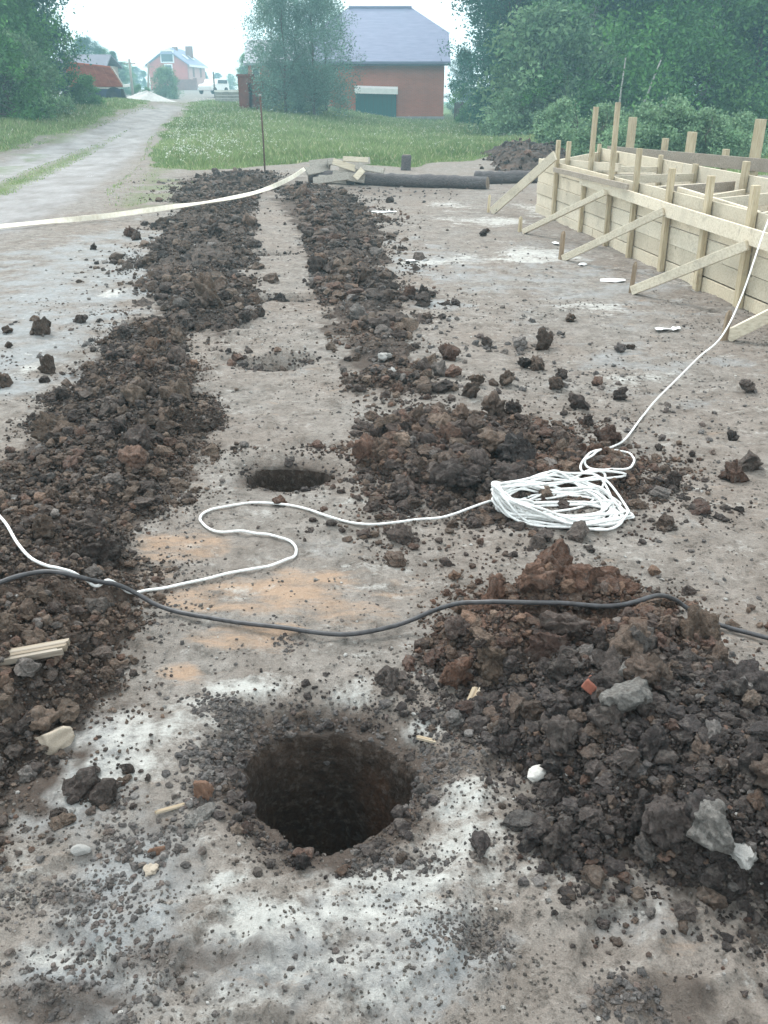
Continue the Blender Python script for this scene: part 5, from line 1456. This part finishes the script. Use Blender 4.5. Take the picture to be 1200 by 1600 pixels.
def build_trees():
    V = {}
    V['b1'] = make_crown('birch', 12, 2.3, 1.2, 260, 120, .085, 1, PG['birch'], 'col', .6, 'birch')
    V['b2'] = make_crown('birch', 13, 2.6, 1.6, 280, 120, .085, 2, PG['birch'], 'round', .7, 'birch', .02)
    V['d1'] = make_crown('alder', 13, 3.0, .5, 320, 120, .085, 3, PG['dark'], 'round', .3)
    V['d2'] = make_crown('alder', 14, 2.8, .4, 320, 120, .085, 4, PG['dark'], 'col', .3)
    V['l1'] = make_crown('maple', 12, 2.9, .6, 300, 120, .085, 5, PG['light'], 'round', .4)
    V['w1'] = make_crown('willow', 9.6, 2.7, .9, 165, 90, .075, 6, PG['willow'], 'round', .9)
    V['s1'] = make_crown('shrub', 3.4, 1.9, .05, 150, 100, .07, 7, PG['shrub'], 'bush', .1)
    V['s2'] = make_crown('shrub', 2.2, 1.6, .02, 130, 100, .065, 8, PG['elder'], 'bush', .1)
    V['s3'] = make_crown('shrub', 2.6, 1.5, .02, 130, 100, .07, 9, PG['birch'], 'bush', .1)
    rr = random.Random(12)
    def at(u, y): return D(u, 190, y)[0]
    used = set()
    # left group beside the track
    for u, y, k, s, lab in ((-60, 36, 'b2', .9, 'birch at the far left picture edge, only its right side showing'), (10, 38, 'b1', .95, 'slim birch at the left edge standing over the flowery verge'), (30, 42, 'd1', .76, 'dark broad tree in the middle of the left group'), (58, 40, 'b1', .62, 'small birch at the front of the left group'), (40, 45, 'b2', .74, 'loose birch forming the right side of the left group'), (-20, 48, 'd2', .95, 'tall dark tree at the back of the left group')):
        plant_tree('birch_tree' if k[0] == 'b' else 'alder_tree', V[k], at(u, y), y, rr.uniform(0, 6), s, lab, 'tree', 'trees left of the track')
    for u, y, k, s, lab in ((132, 45, 's3', .55, 'low green bush in front of the truck'), (46, 38, 's1', .7, 'leafy bush at the foot of the left birches'), (20, 35, 's3', 1.0, 'leafy bush at the left picture edge below the birches'), (264, 96, 's1', .80, 'rounded bush in front of the distant red house'), (225, 88, 's3', .5, 'small bush between the poles and the sand pile'), (30, 36, 's1', .8, 'bush in the middle under the left trees')):
        plant_tree('bush', V[k], at(u, y), y, rr.uniform(0, 6), s, lab, 'bush', None)
    # tree line behind the truck and far off
    far = [(148, 95, 'd1', 58), (170, 100, 'b2', 74), (188, 110, 'd2', 86), (203, 118, 'l1', 92), (220, 185, 'd1', 104), (232, 190, 'b1', 108), (345, 205, 'd1', 117), (365, 200, 'l1', 114), (326, 210, 'd2', 122), (384, 160, 'd1', 104), (393, 90, 'b2', 82), (408, 85, 'd1', 96)]
    labs = ['far tree just right of the left birches', 'far birch above the truck body', 'dark far tree above the truck tailgate', 'pale far tree left of the utility poles', 'dark far tree between the utility poles', 'far birch left of the distant house',
            'far dark tree right of the white car', 'far pale tree above the block stack', 'far tree right of the distant house', 'far dark tree left of the gate pillars', 'small birch left of the annexe', 'small dark tree in front of the annexe']
    for (u, y, k, s), lab in zip(far, labs):
        x = at(u, y); s = (z_for_v(s, y) - float(terr(np.array([x]), np.array([float(y)]))[0])) / 13.0
        plant_tree({'d': 'alder_tree', 'b': 'birch_tree', 'l': 'maple_tree'}[k[0]], V[k], x, y, rr.uniform(0, 6), max(s, .25) * 1.3, lab, 'tree', 'far trees behind the track', max(s, .25))
    plant_tree('willow_tree', V['w1'], at(468, 52), 52, 1.2, .78, 'loose grey green willow in front of the brick house', 'tree', None)
    plant_tree('willow_tree', V['w1'], at(432, 55), 55, 3.4, .55, 'smaller willow left of the big one before the annexe', 'tree', None)
    plant_tree('willow_tree', V['w1'], at(510, 56), 56, 5.0, .66, 'willow crown overlapping the left half of the house wall', 'tree', None)
    plant_tree('willow_tree', V['w1'], at(492, 50), 50, 2.3, .58, 'low willow at the front of the willow clump before the brick house', 'tree', None)
    plant_tree('willow_tree', V['w1'], at(448, 50), 50, 4.4, .62, 'leafy willow at the left front of the willow clump', 'tree', None)
    # the wood at the right
    wood = [(800, 52, 'd2', 1.0), (832, 56, 'd1', 1.0), (797, 46, 'd1', .72), (838, 50, 'd1', 1.0), (872, 47, 'l1', 1.0), (905, 44, 'b2', 1.0), (945, 50, 'l1', 1.05), (985, 46, 'd1', .95), (1020, 43, 'b1', 1.0), (1062, 47, 'd2', 1.0), (1095, 42, 'b2', .95), (1135, 46, 'd1', 1.0), (1172, 41, 'l1', .95), (1215, 44, 'b1', 1.0), (1265, 42, 'd1', 1.0),
            (722, 80, 'd1', .38), (842, 62, 'd2', 1.1), (900, 60, 'd1', 1.1), (970, 58, 'd2', 1.1), (1040, 58, 'd1', 1.1), (1110, 56, 'd2', 1.1), (1190, 56, 'd1', 1.1)]
    wl_ = ['tall dark tree forming the left edge of the wood', 'dark tree second from the left edge of the wood', 'shorter dark tree at the left front of the wood', 'dark tree behind the pale bush', 'pale green tree left of the middle of the wood', 'drooping birch near the middle of the wood', 'tallest pale green tree in the middle of the wood', 'dark tree right of the tallest pale one', 'slim birch right of the middle of the wood', 'narrow dark tree above the formwork posts', 'birch above the right part of the formwork', 'dark tree above the right formwork posts', 'pale green tree near the right picture edge', 'slim birch at the right picture edge', 'dark tree cut by the right picture edge',
           'low dark tree between the house and the wood'] + ['dark tree in the back row of the wood'] * 6
    for (u, y, k, s), lab in zip(wood, wl_):
        plant_tree({'d': 'alder_tree', 'b': 'birch_tree', 'l': 'maple_tree'}[k[0]], V[k], at(u, y), y, rr.uniform(0, 6), s, lab, 'tree', 'dark trees in the back row of the wood' if 'back row' in lab else 'trees at the front of the wood')
    # slender pale trunks in the dark of the wood
    for u, vb, vt, y, dx, lab in ((988, 222, 90, 37, .75, 'slanting pale thin trunk at the wood edge'), (1012, 222, 150, 37.5, .5, 'shorter pale thin trunk right of the slanting one'), (962, 205, 90, 38, .1, 'thin straight trunk left of the slanting pale one')):
        p = D(u, vb, y); p[2] = 0
        r = thing('birch_sapling', lab, 'tree', tuple(p), 0, None)
        H = z_for_v(vt, y)
        mb = MB(); mb.tube([(0, 0, -.2), (dx * .4, 0, H * .5), (dx, 0, H)], [.05, .04, .025], 7); mb.build('trunk', M['birch'], r, True)
        rng = np.random.default_rng(int(u)); cs = np.stack([dx + rng.normal(size=24) * .5, rng.normal(size=24) * .5, H + rng.normal(size=24) * .8], 1)
        link('crown', leaf_mesh('sapling_crown', cs, np.full(24, .28), 40, .09, rng, PG['birch'], .5), r)
    for u, y, k, s, lab in ((850, 42, 's1', 1.45, 'big pale green bush at the foot of the wood left of the posts'), (815, 40, 's2', .8, 'small bush at the meadow edge left of the big pale one'), (900, 30, 's2', .70, 'elder bush behind the left formwork posts'), (945, 27, 's2', .64, 'elder bush behind the tallest formwork post'), (985, 26, 's2', .66, 'elder bush right of the tallest formwork post'), (1025, 26, 's2', .72, 'elder bush behind the middle formwork posts'), (1068, 25.5, 's2', .60, 'elder bush left of the right formwork posts'), (1110, 25, 's2', .6, 'low elder bush behind the right formwork posts'), (1160, 27, 's2', .55, 'elder bush at the right picture edge'), (740, 60, 's3', .9, 'dark bush at the fence right of the house'), (880, 40, 's3', 1.0, 'green bush behind the tall left post')):
        plant_tree('bush', V[k], at(u, y), y, rr.uniform(0, 6), s, lab, 'bush', None)

def build_grass():
    rng = np.random.default_rng(21)
    n = 700000
    y = np.exp(rng.uniform(math.log(14.5), math.log(90), n)); x = rng.uniform(-.62, .62, n) * y * 1.05
    wob = (fbm(x * .8, y * .8, 4, 71) - .5) * .8
    dm, dv = poly_sd(x, y, MEADOW) + wob, poly_sd(x, y, VERGE) + wob
    dl, dr = polyline_d(x, y, LRUT), polyline_d(x, y, RRUT)
    strip = (poly_sd(x, y, ROAD) > 0) & (np.minimum(dl, dr) > .4) & (np.abs(.5 - dl / (dl + dr + 1e-6)) < .22) & (y > 15) & (y < 55)
    side = (dr > 1.3) & (dr < 2.9) & (poly_sd(x, y, ROAD) > -1.5) & (dl > dr) & (y > 15) & (fbm(x * 1.1, y * 1.1, 3, 9) > .5)
    pr = np.where((dm > 0) | (dv > 0), 1.0, 0) 
    pr = np.maximum(pr, strip * .35); pr = np.maximum(pr, side * .05)
    keep = rng.random(n) < pr
    keep &= ~((np.abs(x - D(594, 190, 68)[0]) < 4.4) & (y > 68) & (y < 78))
    x, y = x[keep], y[keep]; short = ~((dm > 0) | (dv > 0))[keep]; n = len(x)
    edge = sm(0, 1.6, np.maximum(dm, dv)[keep])
    tall = fbm(x * .35, y * .35, 3, 55)
    h = np.where(short, rng.uniform(.025, .06, n), rng.uniform(.10, .26, n) * (.45 + 1.1 * tall) * (.35 + .65 * edge))
    w = (.004 + .00038 * y) * rng.uniform(.7, 1.4, n)
    z = terr(x, y) - .02
    a = rng.uniform(0, 2 * math.pi, n); bend = h * rng.uniform(.1, .7, n); ba = rng.uniform(0, 2 * math.pi, n)
    px, py = np.cos(a) * w, np.sin(a) * w; bx, by = np.cos(ba) * bend, np.sin(ba) * bend
    v = np.stack([np.stack([x - px, y - py, z], 1), np.stack([x + px, y + py, z], 1), np.stack([x + bx * .4 + px * .7, y + by * .4 + py * .7, z + h * .6], 1), np.stack([x + bx, y + by, z + h], 1)], 1).reshape(-1, 3)
    F = np.arange(n * 4).reshape(-1, 4)
    g1, g2, g3 = np.array([.13, .205, .075]), np.array([.25, .325, .145]), np.array([.38, .39, .24])
    t = np.clip(fbm(x * .5, y * .5, 4, 81) * 1.6 - .3 + rng.normal(size=n) * .15, 0, 1)[:, None]
    c = g1 * (1 - t) + g2 * t
    dry = (rng.random(n) < .16)[:, None]; c = np.where(dry, g3, c) * rng.uniform(.75, 1.25, (n, 1))
    o = link('grass', np_mesh('grass', v, F, M['grass'], False, {'Col': np.repeat(np.concatenate([c, np.ones((n, 1))], 1), 4, 0)}))
    tag(o, 'uncut green grass of the meadow, verge and track middle', None, None, 'stuff')
    # white blossom heads
    pts = []
    for u, v, ru, rv, k in ((320, 205, 60, 30, 620), (285, 220, 30, 25, 260), (400, 200, 60, 16, 260), (540, 255, 60, 10, 130), (480, 185, 160, 8, 260), (120, 200, 50, 18, 300), (40, 215, 50, 20, 160), (660, 200, 150, 10, 200), (360, 235, 60, 20, 160), (560, 225, 200, 20, 110), (770, 200, 40, 6, 90), (290, 178, 25, 8, 140)):
        for _ in range(int(k * .7)):
            uu, vv = u + rng.normal() * ru * .6, min(v + rng.normal() * rv * .6, 262)
            if vv < 172: continue
            p = hit(uu, vv) if False else None
            pts.append((uu, vv))
    pts = np.array(pts)
    # flat-ground projection corrected for the rise
    W3 = np.array([P(u, v, .3 if u > 230 else .75) for u, v in pts])
    m = (W3[:, 1] > 15) & (W3[:, 1] < 75); W3 = W3[m]
    ok = (poly_sd(W3[:, 0], W3[:, 1], MEADOW) > .2) | (poly_sd(W3[:, 0], W3[:, 1], VERGE) > .2); W3 = W3[ok]
    W3[:, 2] = terr(W3[:, 0], W3[:, 1]) + rng.uniform(.18, .36, len(W3))
    k = 5; base = np.repeat(W3, k, 0); n = len(base); base = base + rng.normal(size=(n, 3)) * np.array([.035, .035, .02])
    s = rng.uniform(.006, .016, n)[:, None]
    t = rng.normal(size=(n, 3)); t /= np.linalg.norm(t, axis=1, keepdims=True); b = np.cross(t, rng.normal(size=(n, 3))); b /= np.linalg.norm(b, axis=1, keepdims=True)
    v = np.stack([base - t * s, base + b * s, base + t * s, base - b * s], 1).reshape(-1, 3)
    o = link('wildflowers', np_mesh('wildflowers', v, np.arange(n * 4).reshape(-1, 4), M['petal'])); tag(o, 'white wildflower heads in the meadow grass', None, None, 'stuff')

# ------------------------------------------------------------------ haze
def build_haze():
    mb = MB(); mb.box(-440, 440, -70, 360, -2.5, 24)  # volume added to imitate lens glare over the background
    m = bpy.data.materials.new('glare_haze'); m.use_nodes = True; nt = m.node_tree
    nt.nodes.clear(); out = nt.nodes.new('ShaderNodeOutputMaterial'); v = nt.nodes.new('ShaderNodeVolumePrincipled')
    v.inputs['Color'].default_value = (.50, .86, 1.0, 1); v.inputs['Density'].default_value = .0030; v.inputs['Anisotropy'].default_value = .3
    nt.links.new(v.outputs[0], out.inputs['Volume'])
    o = mb.build('haze', m); tag(o, 'thin bluish haze added to imitate lens glare', None, None, 'stuff')

import time as _t
for fn in (build_ground, build_heaps, build_houses, build_formwork, build_timber, build_lines, build_crumbs, build_trees, build_grass, build_haze):
    t0 = _t.time(); fn(); print(fn.__name__, round(_t.time() - t0, 1))
